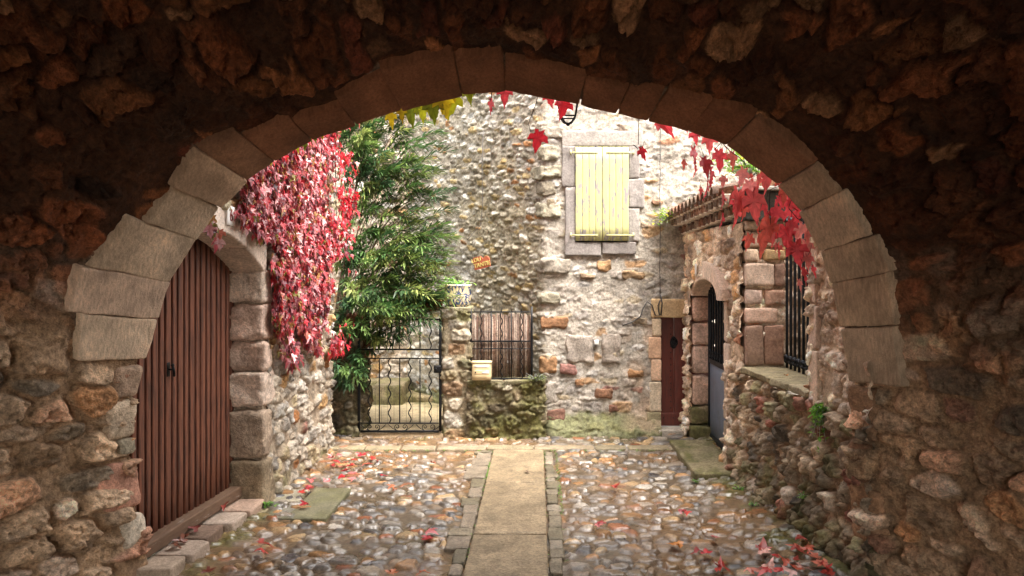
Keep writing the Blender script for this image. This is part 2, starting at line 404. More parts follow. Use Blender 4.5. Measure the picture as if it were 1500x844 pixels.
def path_grid(pts, z0, z1, res, side=1, blur=.05, resz=None):
    pts = np.array(pts, float); seg = np.linalg.norm(np.diff(pts, axis=0), axis=1); cum = np.r_[0, np.cumsum(seg)]
    nu = int(cum[-1]/res)+1; u = np.linspace(0, cum[-1], nu)
    x = np.interp(u, cum, pts[:, 0]); y = np.interp(u, cum, pts[:, 1])
    k = max(1, int(blur/res)); ker = np.ones(2*k+1)/(2*k+1)
    pad = lambda a: np.convolve(np.r_[a[0]-(a[1:k+1][::-1]-a[0]), a, a[-1]+(a[-1]-a[-k-1:-1][::-1])], ker, 'valid')
    if len(pts) > 2: x, y = pad(x), pad(y)
    tx, ty = np.gradient(x), np.gradient(y); l = np.hypot(tx, ty); nx, ny = side*ty/l, -side*tx/l
    nv = int((z1-z0)/(resz or res))+1; v = np.linspace(z0, z1, nv)
    U, V = np.meshgrid(u, v, indexing='ij')
    return U, V, x, y, nx, ny

def path_wall(name, pts, z0, z1, res, style, seed, parent, side=1, mat=None, keep=None, post=None, blur=.05):
    U, V, x, y, nx, ny = path_grid(pts, z0, z1, res, side, blur)
    X0 = x[:, None]+0*U; Y0 = y[:, None]+0*U
    h, c = style(U, V, X0, Y0, seed) if callable(style) else masonry(U, V, style, seed)[:2]
    if post: h, c = post(U, V, X0, Y0, h, c)
    P = np.stack([X0+nx[:, None]*h, Y0+ny[:, None]*h, V+0*h], -1)
    kp = None
    if keep is not None:
        K = keep(U, V, X0, Y0); kp = K[:-1, :-1] & K[1:, :-1] & K[1:, 1:] & K[:-1, 1:]
    F = gridF(*U.shape, kp)
    if side < 0: F = F[:, ::-1]
    return mk(name, P.reshape(-1, 3), F, mat or M_wall, c.reshape(-1, 3), parent)

# ------------------------------------------------------------------ camera, world, light
sc = bpy.context.scene
cam = bpy.data.cameras.new('camera'); co = bpy.data.objects.new('camera', cam); COL.objects.link(co); sc.camera = co
co.location = (0, 0, CH); co.rotation_euler = (R(90), 0, 0)
cam.sensor_width = 36; cam.lens = 36*F_PX/1500; cam.shift_x = -(VX-750)/1500; cam.shift_y = -(422-VY)/1500
cam.clip_start = .05; cam.clip_end = 500
SUN_EL, SUN_AZ = R(62), R(140)       # azimuth clockwise from +Y
w = bpy.data.worlds.new('World'); sc.world = w; w.use_nodes = True; nt = w.node_tree; nt.nodes.clear()
sky = nt.nodes.new('ShaderNodeTexSky'); sky.sky_type = 'NISHITA'; sky.sun_disc = False; sky.sun_elevation = SUN_EL; sky.sun_rotation = SUN_AZ
sky.dust_density = 4; sky.air_density = 1.2
hs = nt.nodes.new('ShaderNodeHueSaturation'); hs.inputs['Saturation'].default_value = .28
bg = nt.nodes.new('ShaderNodeBackground'); bg.inputs[1].default_value = .15; ow = nt.nodes.new('ShaderNodeOutputWorld')
wm = nt.nodes.new('ShaderNodeMix'); wm.data_type = 'RGBA'; wm.blend_type = 'MULTIPLY'; wm.inputs[0].default_value = 1; wm.inputs[7].default_value = (1.05, 1.0, .94, 1)
nt.links.new(sky.outputs[0], hs.inputs['Color']); nt.links.new(hs.outputs[0], wm.inputs[6]); nt.links.new(wm.outputs[2], bg.inputs[0]); nt.links.new(bg.outputs[0], ow.inputs[0])
sl = bpy.data.lights.new('sun', 'SUN'); sl.energy = .9; sl.angle = R(50); sl.color = (1, .95, .88)
so = bpy.data.objects.new('sun', sl); COL.objects.link(so)
sd = Vector((math.sin(SUN_AZ)*math.cos(SUN_EL), math.cos(SUN_AZ)*math.cos(SUN_EL), math.sin(SUN_EL)))
so.rotation_euler = (-sd).to_track_quat('-Z', 'Y').to_euler()
sc.view_settings.view_transform = 'Standard'; sc.view_settings.look = 'None'; sc.view_settings.gamma = 1; sc.view_settings.exposure = 3.1
sc.render.engine = 'CYCLES'; sc.cycles.use_denoising = True; sc.cycles.max_bounces = 8; sc.cycles.diffuse_bounces = 6
sc.cycles.sample_clamp_indirect = 6

# ================================================================== THE ARCHWAY
PROF = [(268, 870), (215, 838), (206, 770), (197, 700), (192, 640), (191, 600), (200, 545), (222, 480), (236, 420), (251, 398), (276, 360), (312, 308), (352, 264), (400, 231), (450, 201),
        (520, 178), (585, 157), (640, 142), (680, 132), (740, 127), (800, 137), (860, 149), (940, 170), (1000, 185), (1062, 204), (1102, 230), (1142, 266), (1180, 309), (1209, 368), (1226, 415),
        (1238, 470), (1246, 520), (1251, 560), (1252, 620), (1247, 700), (1252, 770), (1266, 838), (1285, 870)]
YA = 4.85
pp = np.array([((x-VX)/F_PX*YA, CH-(y-VY)/F_PX*YA) for x, y in PROF]); pp[0] = (pp[1][0]-.02, -.12); pp[-1] = (pp[-2][0]+.02, -.12)
_cum = np.r_[0, np.cumsum(np.hypot(*np.diff(pp, axis=0).T))]; SL = _cum[-1]
_s = np.linspace(0, SL, 1200); _x = np.interp(_s, _cum, pp[:, 0]); _z = np.interp(_s, _cum, pp[:, 1])
def _sm(a, k=11):
    p = np.r_[2*a[0]-a[k:0:-1], a, 2*a[-1]-a[-2:-k-2:-1]]; return np.convolve(p, np.ones(2*k+1)/(2*k+1), 'valid')
_x, _z = _sm(_x), _sm(_z)
_tx, _tz = np.gradient(_x, _s), np.gradient(_z, _s); _l = np.hypot(_tx, _tz); _ox, _oz = -_tz/_l, _tx/_l      # outward normal
ACX = -.22
def vault_pt(s, d):
    """s along the profile, d depth from the outer face (negative: on the outer face, outward)"""
    s = np.asarray(s, float); d = np.asarray(d, float); s, d = np.broadcast_arrays(s, d)
    x, z = np.interp(s, _s, _x), np.interp(s, _s, _z)
    k = .26*np.clip(d, 0, 1.15)
    X = ACX+(x-ACX)*(1+k); Z = z+np.maximum(0, z-1.1)*k
    o = np.maximum(-d, 0); X = X+np.interp(s, _s, _ox)*o; Z = Z+np.interp(s, _s, _oz)*o
    return np.stack([X, YA-np.maximum(d, 0), Z], -1)
def s_of(px, py):
    x, z = (px-VX)/F_PX*YA, CH-(py-VY)/F_PX*YA
    return float(_s[np.argmin(np.hypot(_x-x, _z-z))])
JO = [((222, 531), (140, 533)), ((237, 470), (112, 475)), ((250, 416), (120, 414)), ((287, 351), (206, 337)), ((316, 301), (252, 285)), ((357, 260), (268, 228)), ((400, 231), (340, 208)),
      ((453, 198), (427, 165)), ((520, 178), (492, 150)), ((587, 156), (552, 90)), ((677, 131), (660, 72)), ((740, 127), (737, 74)), ((850, 147), (870, 108)), ((905, 162), (935, 132)), ((950, 172), (1000, 140)),
      ((1010, 188), (1062, 165)), ((1068, 207), (1130, 188)), ((1144, 268), (1190, 225)), ((1178, 305), (1236, 278)), ((1208, 366), (1282, 345)), ((1225, 414), (1318, 402)), ((1237, 481), (1304, 468)), ((1249, 560), (1336, 560))]
JS = [s_of(*a) for a, b in JO]
def solve_d(s, inner, outer):
    r = math.hypot(outer[0]-VX, outer[1]-VY)/math.hypot(inner[0]-VX, inner[1]-VY)
    ds = np.linspace(.05, 1.0, 96); p = vault_pt(s, ds); q = np.hypot(p[:, 0]/p[:, 1], (p[:, 2]-CH)/p[:, 1]); p0 = vault_pt(s, 0.)
    return float(ds[np.argmin(abs(q/math.hypot(p0[0]/p0[1], (p0[2]-CH)/p0[1])-r))])
JD = [solve_d(s, a, b) for s, (a, b) in zip(JS, JO)]

arch = thing('stone_archway', 'dark rough stone vault ending in a pale cut-stone arch, framing the whole lane', 'archway', (0, 4.4, 0))
res = .0115
ns = int(SL/res); S1 = np.linspace(0, SL, ns)
D1 = np.r_[np.arange(-.36, 1.15, res), np.arange(1.15, 2.2, .03), np.arange(2.2, 10.4, .1)]
S, D = np.meshgrid(S1, D1, indexing='ij')
P = vault_pt(S, D)
gs = np.gradient(P, axis=0); gd = np.gradient(P, axis=1); Nn = np.cross(gs, gd); Nn /= np.maximum(np.linalg.norm(Nn, axis=2, keepdims=True), 1e-9)
cen = np.array([ACX, 0, 1.2]); 
if (Nn[ns//2, 60]*(cen-P[ns//2, 60]))[2] < 0: Nn = -Nn
ZB = np.interp(S, _s, _z)
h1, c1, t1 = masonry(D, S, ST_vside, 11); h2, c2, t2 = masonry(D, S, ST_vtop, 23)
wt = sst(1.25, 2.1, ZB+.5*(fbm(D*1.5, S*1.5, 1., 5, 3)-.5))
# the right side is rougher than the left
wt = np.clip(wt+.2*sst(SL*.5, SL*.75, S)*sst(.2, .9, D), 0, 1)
h = h1*(1-wt)+h2*wt; c = c1*(1-wt[..., None])+c2*wt[..., None]  # dimness of the vault top is put into its darker palette, sides paler
h += .05*(fbm(D*2.2, S*2.2, 8., 71, 3)-.5)*sst(-.1, .2, D)
rd = np.interp(S1, JS, JD)[:, None]+.0*D
inr = (S > JS[0]) & (S < JS[-1]) & (D < rd-.02)
h = np.where(inr, -.004, h)
nr = np.interp(S1, [JS[0]-.3, JS[0], JS[-1], JS[-1]+.3], [0, 1, 1, 0])[:, None]*sst(rd+.3, rd, D)
h = np.where(inr, h, h*(1-.8*nr)-.016*nr)
c = np.where(inr[..., None], lin(np.array([120, 100, 82])/255.), c)
ms = sst(.35, 0, ZB)*sst(.5, .1, D)
c, h = add_moss(c, h, .45*ms*(X_ := (P[..., 0] > 0)), D, S, 3)
P = P+Nn*h[..., None]
F = gridF(*S.shape)
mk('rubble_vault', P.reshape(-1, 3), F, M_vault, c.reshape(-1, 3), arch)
vcols = [(206, 182, 156), (214, 190, 164), (190, 166, 140), (208, 180, 156), (184, 162, 138)]
rnd = random.Random(4)
for i in range(len(JS)-1):
    sa, sb = JS[i]+.0018, JS[i+1]-.0018
    dm = (JD[i]+JD[i+1])/2
    da, db = .35*JD[i]+.65*dm, .35*JD[i+1]+.65*dm
    mid = (sa+sb)/2; c8 = np.zeros((2, 2, 2, 3)); pr = .026+rnd.uniform(-.005, .006)
    for a, s_ in enumerate((sa, sb)):
        for b, d_ in enumerate((-.02, (da, db)[a])):
            p = vault_pt(s_, max(d_, 0)); 
            o = np.array([np.interp(s_, _s, _ox), 0, np.interp(s_, _s, _oz)])
            if d_ < 0: p = p+np.array([0, -d_, 0])
            for k, off in enumerate((-pr, .2)): c8[a, b, k] = p+o*off
    zk = float(sst(2.45, 3.0, c8[..., 2].mean())); vc = np.array(rnd.choice(vcols))*(1-zk)+np.array((132, 88, 62))*zk      # browner towards the crown: the weak light up there put into the colour
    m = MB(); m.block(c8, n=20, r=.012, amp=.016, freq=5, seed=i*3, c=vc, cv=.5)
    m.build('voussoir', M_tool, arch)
# bigger edge stones below the springing, left and right
for (py0, py1, side, dd, cc) in [(534, 582, 0, .12, (176, 150, 128)), (586, 640, 0, .16, (190, 170, 146)), (642, 668, 0, .08, (150, 140, 120)), (672, 742, 0, .2, (186, 138, 116)), (752, 800, 0, .12, (196, 182, 162)), (806, 846, 0, .16, (150, 122, 96)),
                             (566, 640, 1, .16, (150, 118, 92)), (646, 700, 1, .13, (120, 92, 72)), (706, 790, 1, .2, (158, 124, 96)), (796, 846, 1, .16, (110, 100, 72))]:
    px = 195 if side == 0 else 1250
    s0, s1 = sorted((s_of(px, py0), s_of(px, py1))); c8 = np.zeros((2, 2, 2, 3))
    for a, s_ in enumerate((s0, s1)):
        for b, d_ in enumerate((-.02, dd)):
            p = vault_pt(s_, max(d_, 0))+(np.array([0, .02, 0]) if d_ < 0 else 0); o = np.array([np.interp(s_, _s, _ox), 0, np.interp(s_, _s, _oz)])
            for k, off in enumerate((-.032, .16)): c8[a, b, k] = p+o*off
    m = MB(); m.block(c8, n=14, r=.035, amp=.03, freq=6, seed=py0, c=cc, cv=.4); m.build('edge_stone', M_wall, arch)
# outer face of the arch building and its roof
o1 = vault_pt(S1[::8], -.33); o1[:, 1] = YA+.004
th = np.arctan2(o1[:, 2]-.8, o1[:, 0]-ACX); rr = np.minimum(6.3/np.maximum(abs(np.cos(th)), 1e-3), 5.8/np.maximum(abs(np.sin(th)), 1e-3))
o2 = np.stack([ACX+rr*np.cos(th), np.full(len(th), YA+.004), np.maximum(.8+rr*np.sin(th), -.1)], -1)
T = np.linspace(0, 1, 60)[None, :, None]; G = o1[:, None]*(1-T)+o2[:, None]*T
hh, cc, _ = masonry(G[..., 0], G[..., 2], ST_house, 91); G[..., 1] += hh
mk('outer_wall', G.reshape(-1, 3), gridF(*G.shape[:2]), M_wall, cc.reshape(-1, 3), arch)
m = MB(); m.box(-6.4, 6.4, -5.7, 5.1, 6.5, 6.7, n=6, r=.03, amp=.02, c=(150, 96, 74)); m.build('roof', M_terra, arch)

# ================================================================== GROUND
m = MB(); m.add([(-150, -150, -.06), (150, -150, -.06), (150, 150, -.06), (-150, 150, -.06)], [[0, 1, 2, 3]], lin(np.array([110, 100, 84])/255.))
tag(m.build('ground', M_slab), kind='structure')
GW = path_grid
xs = np.arange(-3.3, 2.75, .0115); ys = np.r_[np.arange(-5.6, 3.6, .08), np.arange(3.6, 9.12, .0115)]
U, V = np.meshgrid(xs, ys, indexing='ij')
ST_cob = dict(mul=.7, cw=.13, ch=.098, gap=.26, soft=.28, h=.026, rough=.01, mr=.012, mortar=(112, 96, 76), vv=.6, bury=.14, p=2.1, wvar=.9, jit=.48, und=.035, fmax=1.15,
    pal=[(26, (146, 136, 124)), (18, (124, 118, 112)), (12, (172, 162, 148)), (11, (172, 130, 88)), (5, (156, 100, 70)), (10, (182, 154, 116)), (8, (94, 92, 92)), (5, (192, 184, 172)), (14, (134, 116, 96))])
h, c, t = masonry(U, V, ST_cob, 51)
dirt = sst(.5, .66, fbm(U*1.1+.5, V*1.1, 2., 61, 4)); c = c*(1-.45*dirt[..., None])+.45*dirt[..., None]*lin(np.array([128, 98, 68])/255.)
h = h-.012*dirt
edge = np.maximum(sst(-1.75, -2.45, U)*sst(6.2, 7.5, V)*.5, np.maximum(sst(1.2, 1.9, U)*.8, sst(8.55, 9.0, V)*.55))
edge = np.maximum(edge, .6*sst(-1.9, -2.15, U)*sst(6.4, 5.9, V))
c, h = add_moss(c, h, .62*edge, U, V, 9, lin(np.array([92, 92, 52])/255.))
strip = (sst(-.68, -.62, U)*sst(.24, .18, U))*sst(8.3, 8.25, V)
h = h*(1-strip)-.01*strip
h = h+.05*sst(1.2, 2.0, U)+.03*sst(-1.7, -2.4, U)
o = mk('cobblestone_lane', np.stack([U, V, h], -1).reshape(-1, 3), gridF(*U.shape), M_cob, c.reshape(-1, 3)); tag(o, kind='structure')
# centre strip of worn slabs, its small side stones and the cross band
m = MB(); rnd = random.Random(2)
for y0, y1 in [(3.0, 4.3), (4.31, 5.615), (5.635, 6.98), (6.99, 8.27)]:
    m.box(-.474, .076, y0, y1, -.06, .028, n=18, r=.012, amp=.006, freq=5, seed=int(y0*9), c=(136, 120, 96), cv=.5)
tag(m.build('paving_strip', M_slab), kind='structure')
m = MB()
y = 3.2
while y < 8.2:
    l = rnd.uniform(.1, .34); ww = rnd.uniform(.07, .19)+(.05 if y > 7 else 0)
    m.box(-.484-ww, -.486, y, min(y+l, 8.24)-.014, -.06, .02+rnd.uniform(-.004, .006), n=10, r=.014, amp=.018, freq=9, seed=int(y*70), c=rnd.choice([(122, 112, 94), (106, 98, 80), (130, 118, 102)]), cv=.3); y += l
y = 3.2
while y < 8.2:
    l = rnd.uniform(.12, .3); ww = rnd.uniform(.075, .12)
    m.box(.09, .09+ww, y, min(y+l, 8.24)-.012, -.06, .02+rnd.uniform(-.004, .006), n=10, r=.014, amp=.018, freq=9, seed=int(y*90), c=rnd.choice([(122, 112, 94), (106, 98, 80), (136, 126, 110)]), cv=.3); y += l
tag(m.build('border_stones', M_slab), kind='structure')
m = MB(); x = -2.3
while x < 1.6:
    l = rnd.uniform(.35, .8); m.box(x, x+l-.012, 8.28, 8.46, -.06, .03+rnd.uniform(-.004, .004), n=8, r=.012, amp=.01, freq=6, seed=int(x*50+200), c=rnd.choice([(134, 122, 98), (126, 116, 94), (140, 126, 104)]), cv=.3); x += l
tag(m.build('paving_band', M_slab), kind='structure')
m = MB()
for (x0, x1, y0, y1, cc) in [(-2.32, -2.02, 6.35, 6.75, (160, 152, 134)), (-2.18, -1.92, 5.95, 6.3, (124, 120, 110)), (-2.0, -1.66, 5.95, 6.8, (118, 114, 92)), (-2.42, -2.2, 5.9, 6.33, (140, 128, 104))]:
    m.box(x0, x1-.01, y0, y1-.01, -.06, .036, n=9, r=.01, amp=.008, freq=6, seed=int(x0*90)+300, c=cc, cv=.3, moss=.5)
tag(m.build('paving_slab', M_slab), kind='structure')
# yard behind the gate
xs = np.arange(-4.6, .3, .03); ys = np.arange(9.0, 12.0, .03); U, V = np.meshgrid(xs, ys, indexing='ij')
n = fbm(U*2, V*5, 1., 5, 4); c = lin(np.array([176, 160, 128])/255.)*(.75+.5*n)[..., None]; hz = .035+.012*fbm(U*4, V*4, 0, 8, 3)
c, hz = add_moss(c, hz, .55*sst(10., 11.2, V), U, V, 31)
tag(mk('yard_floor', np.stack([U, V, hz], -1).reshape(-1, 3), gridF(*U.shape), M_slab, c.reshape(-1, 3)), kind='structure')

# ================================================================== LEFT HOUSE
LX = -2.3
left = thing('stone_house', 'pale rubble house on the left, with the big brown door and red creeper', 'house', (-2.6, 6.5, 0))
def zlow(Y): return 2.295-.28*np.maximum(0, np.asarray(Y)-5.2)**2
def post_left(U, V, X, Y, h, c):
    h = h+.02*sst(.5, 0, V)
    c, h = add_moss(c, h, .42*sst(.55, .0, V)+.1*sst(3, 4.5, V), U, V, 77)
    return h, c
path_wall('wall', [(LX, 4.8), (LX, 8.45), (-3.7, 8.5)], -.05, 4.9, .0135, ST_left, 101, left, 1, keep=lambda U, V, X, Y: ~((Y < 6.36) & (V < zlow(Y)+.12) & (X > -2.4)), post=post_left)
m = MB(); m.box(-3.75, -2.33, 4.9, 8.4, 4.8, 7.0, n=6, r=.02, amp=.02, c=(176, 164, 146)); m.build('upper_wall', M_wall, left)
m = MB(); m.box(-3.3, -2.66, 4.87, 5.0, -.05, 2.8, n=6, r=.02, amp=.02, c=(150, 130, 110)); m.build('wall_return', M_wall, left)
# door arch stones
for (y0, y1, sd_, cc) in [(4.75, 5.87, 3, (206, 190, 176)), (5.885, 6.3, 8, (198, 180, 164))]:
    m = MB(); m.box(-2.56, -2.262, y0, y1, 0, .235, n=18, r=.02, amp=.008, freq=5, seed=sd_, c=cc, cv=.22)
    v = m.V[0]; v[:, 2] += zlow(v[:, 1]); m.build('door_arch_stone', M_dress, left)
for (z0, z1, y1, cc) in [(1.73, 2.0, 6.47, (206, 188, 172)), (1.42, 1.72, 6.56, (196, 170, 154)), (1.17, 1.41, 6.44, (190, 166, 150)), (.86, 1.16, 6.55, (206, 186, 170)), (.44, .85, 6.42, (156, 138, 120)), (-.05, .43, 6.5, (136, 120, 98))]:
    m = MB(); m.box(-2.6, -2.262+random.uniform(-.008, .012), 6.235, y1, z0, z1-.012, n=18, r=.035, amp=.03, freq=7, seed=int(z0*99+200), c=cc, cv=.4); m.build('jamb_stone', M_wall, left)
m = MB(); m.box(-2.7, -2.3, 6.29, 6.45, -.05, 2.3, n=5, r=.01, amp=.004, c=(150, 134, 116)); m.build('jamb_mortar', M_wall, left)
m = MB(); m.box(-2.5, -2.27, 6.56, 6.84, 2.02, 2.25, n=10, r=.04, amp=.02, seed=5, c=(214, 204, 190), cv=.15); m.build('jamb_stone', M_wall, left)
# big brown board door
DX = -2.545
door = thing('door', None, None) if False else None
def shear(m):
    for v in m.V: v[:, 0] += .068*(v[:, 1]-6.3)
    return m
m = MB(); m.sbox(DX-.05, DX-.012, 4.875, 6.3, .2, 2.45, c=(20, 14, 12)); shear(m)
dd = m.build('door', mat_plain('groove_brown', (34, 20, 16), .8, 0, .2, 20, .2), left, smooth=False); dd['label'] = 'brown vertical board door'
m = MB(); y = 4.885; k = 0
while y < 6.26:
    wd = .06 if k % 2 else .046
    m.box(DX-.012, DX+.014, y, y+wd, .2, 2.42, n=4, r=.006, amp=.0012, freq=3, seed=k, c=(90, 50, 40), cv=0)
    m.box(DX-.012, DX-.002, y+wd+.009, y+wd+.017, .2, 2.42, n=3, r=.003, amp=0, c=(90, 50, 40), cv=0); y += wd+.027; k += 1
q = shear(m).build('door_boards', M_wood, dd)
q.location = (0, 0, 0)
m = MB(); m.tube([(DX+.01, 5.3, 1.3), (DX+.045, 5.3, 1.3)], .007); m.tube([(DX+.045, 5.3, 1.33), (DX+.05, 5.31, 1.28), (DX+.045, 5.32, 1.25)], .009); m.ball((DX+.045, 5.3, 1.33), .013, 5)
m.sbox(DX+.012, DX+.018, 5.28, 5.32, 1.25, 1.35); q = shear(m).build('handle', M_iron, dd)
m = MB(); m.box(DX-.02, -2.45, 4.875, 6.27, .115, .205, n=12, r=.01, amp=.007, freq=8, seed=3, c=(120, 96, 76)); shear(m).build('sill_board', M_sill, left)
m = MB()
for i, (y0, y1, cc, x1) in enumerate([(4.78, 5.0, (160, 142, 124), -2.33), (5.02, 5.3, (164, 146, 130), -2.3), (5.33, 5.62, (116, 96, 82), -2.34), (5.64, 5.92, (160, 144, 130), -2.28), (5.94, 6.25, (172, 146, 128), -2.26)]):
    m.box(-2.56, x1, y0, y1, -.05, .1, n=10, r=.015, amp=.012, freq=7, seed=i+40, c=cc, cv=.3)
m.build('doorstep', M_dress, left)

# ================================================================== FAR HOUSE
house = thing('stone_house', 'tall rubble house facing the arch, with yellow shutters and small brown door', 'house', (1.0, 9.1, 0))
CX, HY = .09, 9.05
def style_house(U, V, X, Y, seed):
    h1, c1, _ = masonry(U*.62, V+U*.1, ST_side, seed); h2, c2, _ = masonry(U, V, ST_house, seed+9)
    k = sst(CX-.1, CX+.06, X); kk = k[..., None]
    # the side face: stains of ochre lichen and dark streaks, part of the stone
    lic = sst(.55, .7, fbm(U*.8, V*1.2, 4., 40, 4))[..., None]
    c1 = c1*(1-.2*lic)+.2*lic*lin(np.array([150, 132, 78])/255.)
    return h1*(1-k)*1.1+h2*k, c1*(1-kk)+c2*kk
def post_house(U, V, X, Y, h, c):
    band = sst(.42, .1, V+.25*(fbm(U*1.5, V*0, 1, 44, 3)-.5))
    c, h = add_moss(c, h, .8*band, U, V, 12, lin(np.array([104, 108, 66])/255.))
    h = h+.1*sst(.3, 0, V)*sst(CX, CX+.1, X)
    # warm plaster smeared low down beside the small door
    wz = sst(1.0, 1.25, X)*sst(1.55, 1.2, V)[..., ] if False else sst(.9, 1.3, X)*sst(1.5, 1.1, V)
    pl = lin(np.array([190, 164, 140])/255.)
    k = (.55*wz*sst(.4, .6, fbm(U*4, V*4, 2, 71, 4)))[..., None]; c = c*(1-k)+pl*k; h = h*(1-.5*k[..., 0])
    return h, c
sx0, sx1, sz0, sz1 = .46, 1.11, 2.34, 3.48
def keep_house(U, V, X, Y): return ~((X > 1.5) & (X < 2.15) & (V < 1.42) & (Y < 9.3) & (X > 0))
path_wall('wall', [(-2.0, 11.72), (CX, HY), (3.6, HY)], -.05, 4.9, .0145, style_house, 201, house, 1, keep=keep_house, post=post_house)
m = MB(); c8 = [[[(-2.0, 11.75, z) for z in (4.85, 7)], [(-2.0, 14, z) for z in (4.85, 7)]], [[(3.6, 9.07, z) for z in (4.85, 7)], [(3.6, 14, z) for z in (4.85, 7)]]]
m.box(.1, 6, 9.07, 13, 4.85, 7, n=5, r=.02, amp=.02, c=(190, 184, 174)); m.box(3.55, 6.2, 9.07, 9.5, -.05, 4.9, n=5, r=.02, amp=.02, c=(190, 184, 174)); m.build('upper_wall', M_wall, house)
# corner quoins
rnd = random.Random(9); z = 1.6
while z < 4.8:
    hq = rnd.uniform(.1, .2); m = MB(); l = rnd.uniform(.14, .34)
    a = np.array((CX, HY)); d1 = np.array((-.618, .786)); d2 = np.array((1., 0.)); l1 = rnd.uniform(.1, .22)
    cen_ = a+d1*l1
    n2 = np.array((0, -.035)); n1 = np.array((-.03, -.024))
    q = [a+n2*1.1+n1*.4, a+d2*l+n2*.9, a+d1*l1+n1, a+d2*l*.5+np.array((0, .12))]
    c8 = [[[(*q[0], zz) for zz in (z, z+hq-.015)], [(*q[2], zz) for zz in (z, z+hq-.015)]], [[(*q[1], zz) for zz in (z, z+hq-.015)], [(*q[3], zz) for zz in (z, z+hq-.015)]]]
    m.block(c8, n=14, r=.03, amp=.04, freq=9, seed=int(z*100), c=rnd.choice([(130, 124, 108), (140, 132, 120), (122, 114, 96), (114, 106, 92), (134, 126, 106)]), cv=.35)
    if rnd.random() < .5: m.build('corner_stone', M_wall, house)
    z += hq+rnd.uniform(0, .08)
# big coloured stones that catch the eye (px, py, w, h)
for (px, py, ww, hh_, cc) in [(812, 472, 40, 18, (176, 112, 62)), (803, 535, 26, 26, (170, 112, 60)), (832, 541, 26, 16, (160, 96, 88)), (810, 607, 36, 18, (140, 84, 66)), (885, 577, 26, 14, (150, 92, 58)), (930, 547, 26, 12, (184, 122, 66)),
                              (885, 389, 20, 15, (196, 144, 86)), (928, 403, 34, 12, (178, 138, 90)), (962, 296, 16, 10, (160, 112, 80)), (860, 405, 22, 10, (170, 140, 104)), (918, 188, 26, 14, (196, 172, 150)), (938, 470, 22, 10, (170, 150, 120)),
                              (812, 300, 26, 14, (150, 130, 96)), (900, 598, 18, 10, (150, 86, 60)), (850, 560, 14, 9, (176, 112, 60)), (945, 330, 14, 10, (176, 150, 120)), (806, 575, 20, 30, (196, 188, 178)), (850, 512, 40, 42, (196, 184, 172)), (895, 510, 30, 44, (196, 182, 168))]:
    p = W(px, py, HY); s_ = HY/F_PX; m = MB()
    m.box(p.x-ww*s_/2, p.x+ww*s_/2, HY-.022, HY+.05, p.z-hh_*s_/2, p.z+hh_*s_/2, n=12, r=.03, amp=.035, freq=9, seed=px, c=(np.array(cc)*.6+np.array((150, 140, 130))*.4)*.84, cv=.4); m.build('wall_stone', M_wall, house)
# dressed window surround
sur = [(.34, .47, 2.3, 3.0), (.3, .47, 3.0, 3.5), (1.1, 1.24, 2.34, 2.75), (1.1, 1.3, 2.75, 3.1), (1.1, 1.24, 3.1, 3.5), (.3, 1.28, 3.485, 3.68), (.34, .78, 2.17, 2.345), (.785, 1.2, 2.19, 2.345)]
for i, (x0, x1, z0, z1) in enumerate(sur):
    m = MB(); m.box(x0+.004, x1-.004, HY-.04, HY+.1, z0+.004, z1-.004, n=12, r=.012, amp=.011, freq=8, seed=i*7, c=[(132, 126, 122), (122, 116, 112), (140, 134, 128)][i % 3], cv=.25); m.build('window_surround', M_dress, house)
win = MB(); win.sbox(.46, 1.12, HY-.02, HY+.05, 2.34, 3.49, c=(30, 28, 26)); wn = win.build('window', M_dark, house)
for s0, s1 in ((.466, .783), (.787, 1.104)):
    m = MB(); nb = 4; wb = (s1-s0)/nb
    for k in range(nb): m.box(s0+k*wb+.0006, s0+(k+1)*wb-.0006, HY-.062, HY-.034, 2.352, 3.478, n=4, r=.004, amp=.001, freq=4, seed=k, c=(220, 214, 140), cv=0)
    sh = m.build('shutter', M_shut, wn)
    for zz in (2.42, 3.41):
        m = MB()
        x0, x1 = (s0-.05, s0+.27) if s0 < .6 else (s1-.27, s1+.05)
        m.sbox(x0, x1, HY-.068, HY-.0625, zz-.01, zz+.01)
        xe = x0-.005 if s0 < .6 else x1+.005; m.tube([(xe, HY-.06, zz-.03), (xe, HY-.06, zz+.03)], .01)
        m.build('hinge', M_hinge, wn)
# small brown door
def studs(par, x, zs, y, r=.008):
    for z in zs:
        m = MB(); m.ball((x, y, z), r, 4); m.build('stud', M_iron, par)
m = MB(); bx = 1.47
for k in range(3): m.box(bx+k*.21+.002, bx+(k+1)*.21-.002, HY+.13, HY+.17, .1, 1.5, n=5, r=.006, amp=.002, freq=4, seed=k, c=(90, 40, 30), cv=0)
m.box(bx, bx+.63, HY+.115, HY+.15, .1, .26, n=5, r=.006, amp=.002, c=(90, 40, 30), cv=0)
sdoor = m.build('door', M_rdoor, house)
studs(sdoor, bx+.17, np.arange(.32, 1.35, .075), HY+.125); studs(sdoor, bx+.36, np.arange(.32, 1.35, .075), HY+.125); studs(sdoor, bx+.06, [.3, 1.3], HY+.125)
for x in (.08, .2, .32, .44): studs(sdoor, bx+x, [.2], HY+.113)
kx, kz = 1.675, 1.115; m = MB(); m.ball((kx, HY+.12, kz+.05), .028, 6); m.tube([(kx+.042*math.sin(a), HY+.1-.01*math.cos(a), kz-.042*math.cos(a)+.01) for a in np.linspace(-2.6, 2.6, 20)], .008); m.ball((kx, HY+.128, kz), .05, 6, sc=(.9, .12, 1.5)); m.build('knocker', M_iron, sdoor)
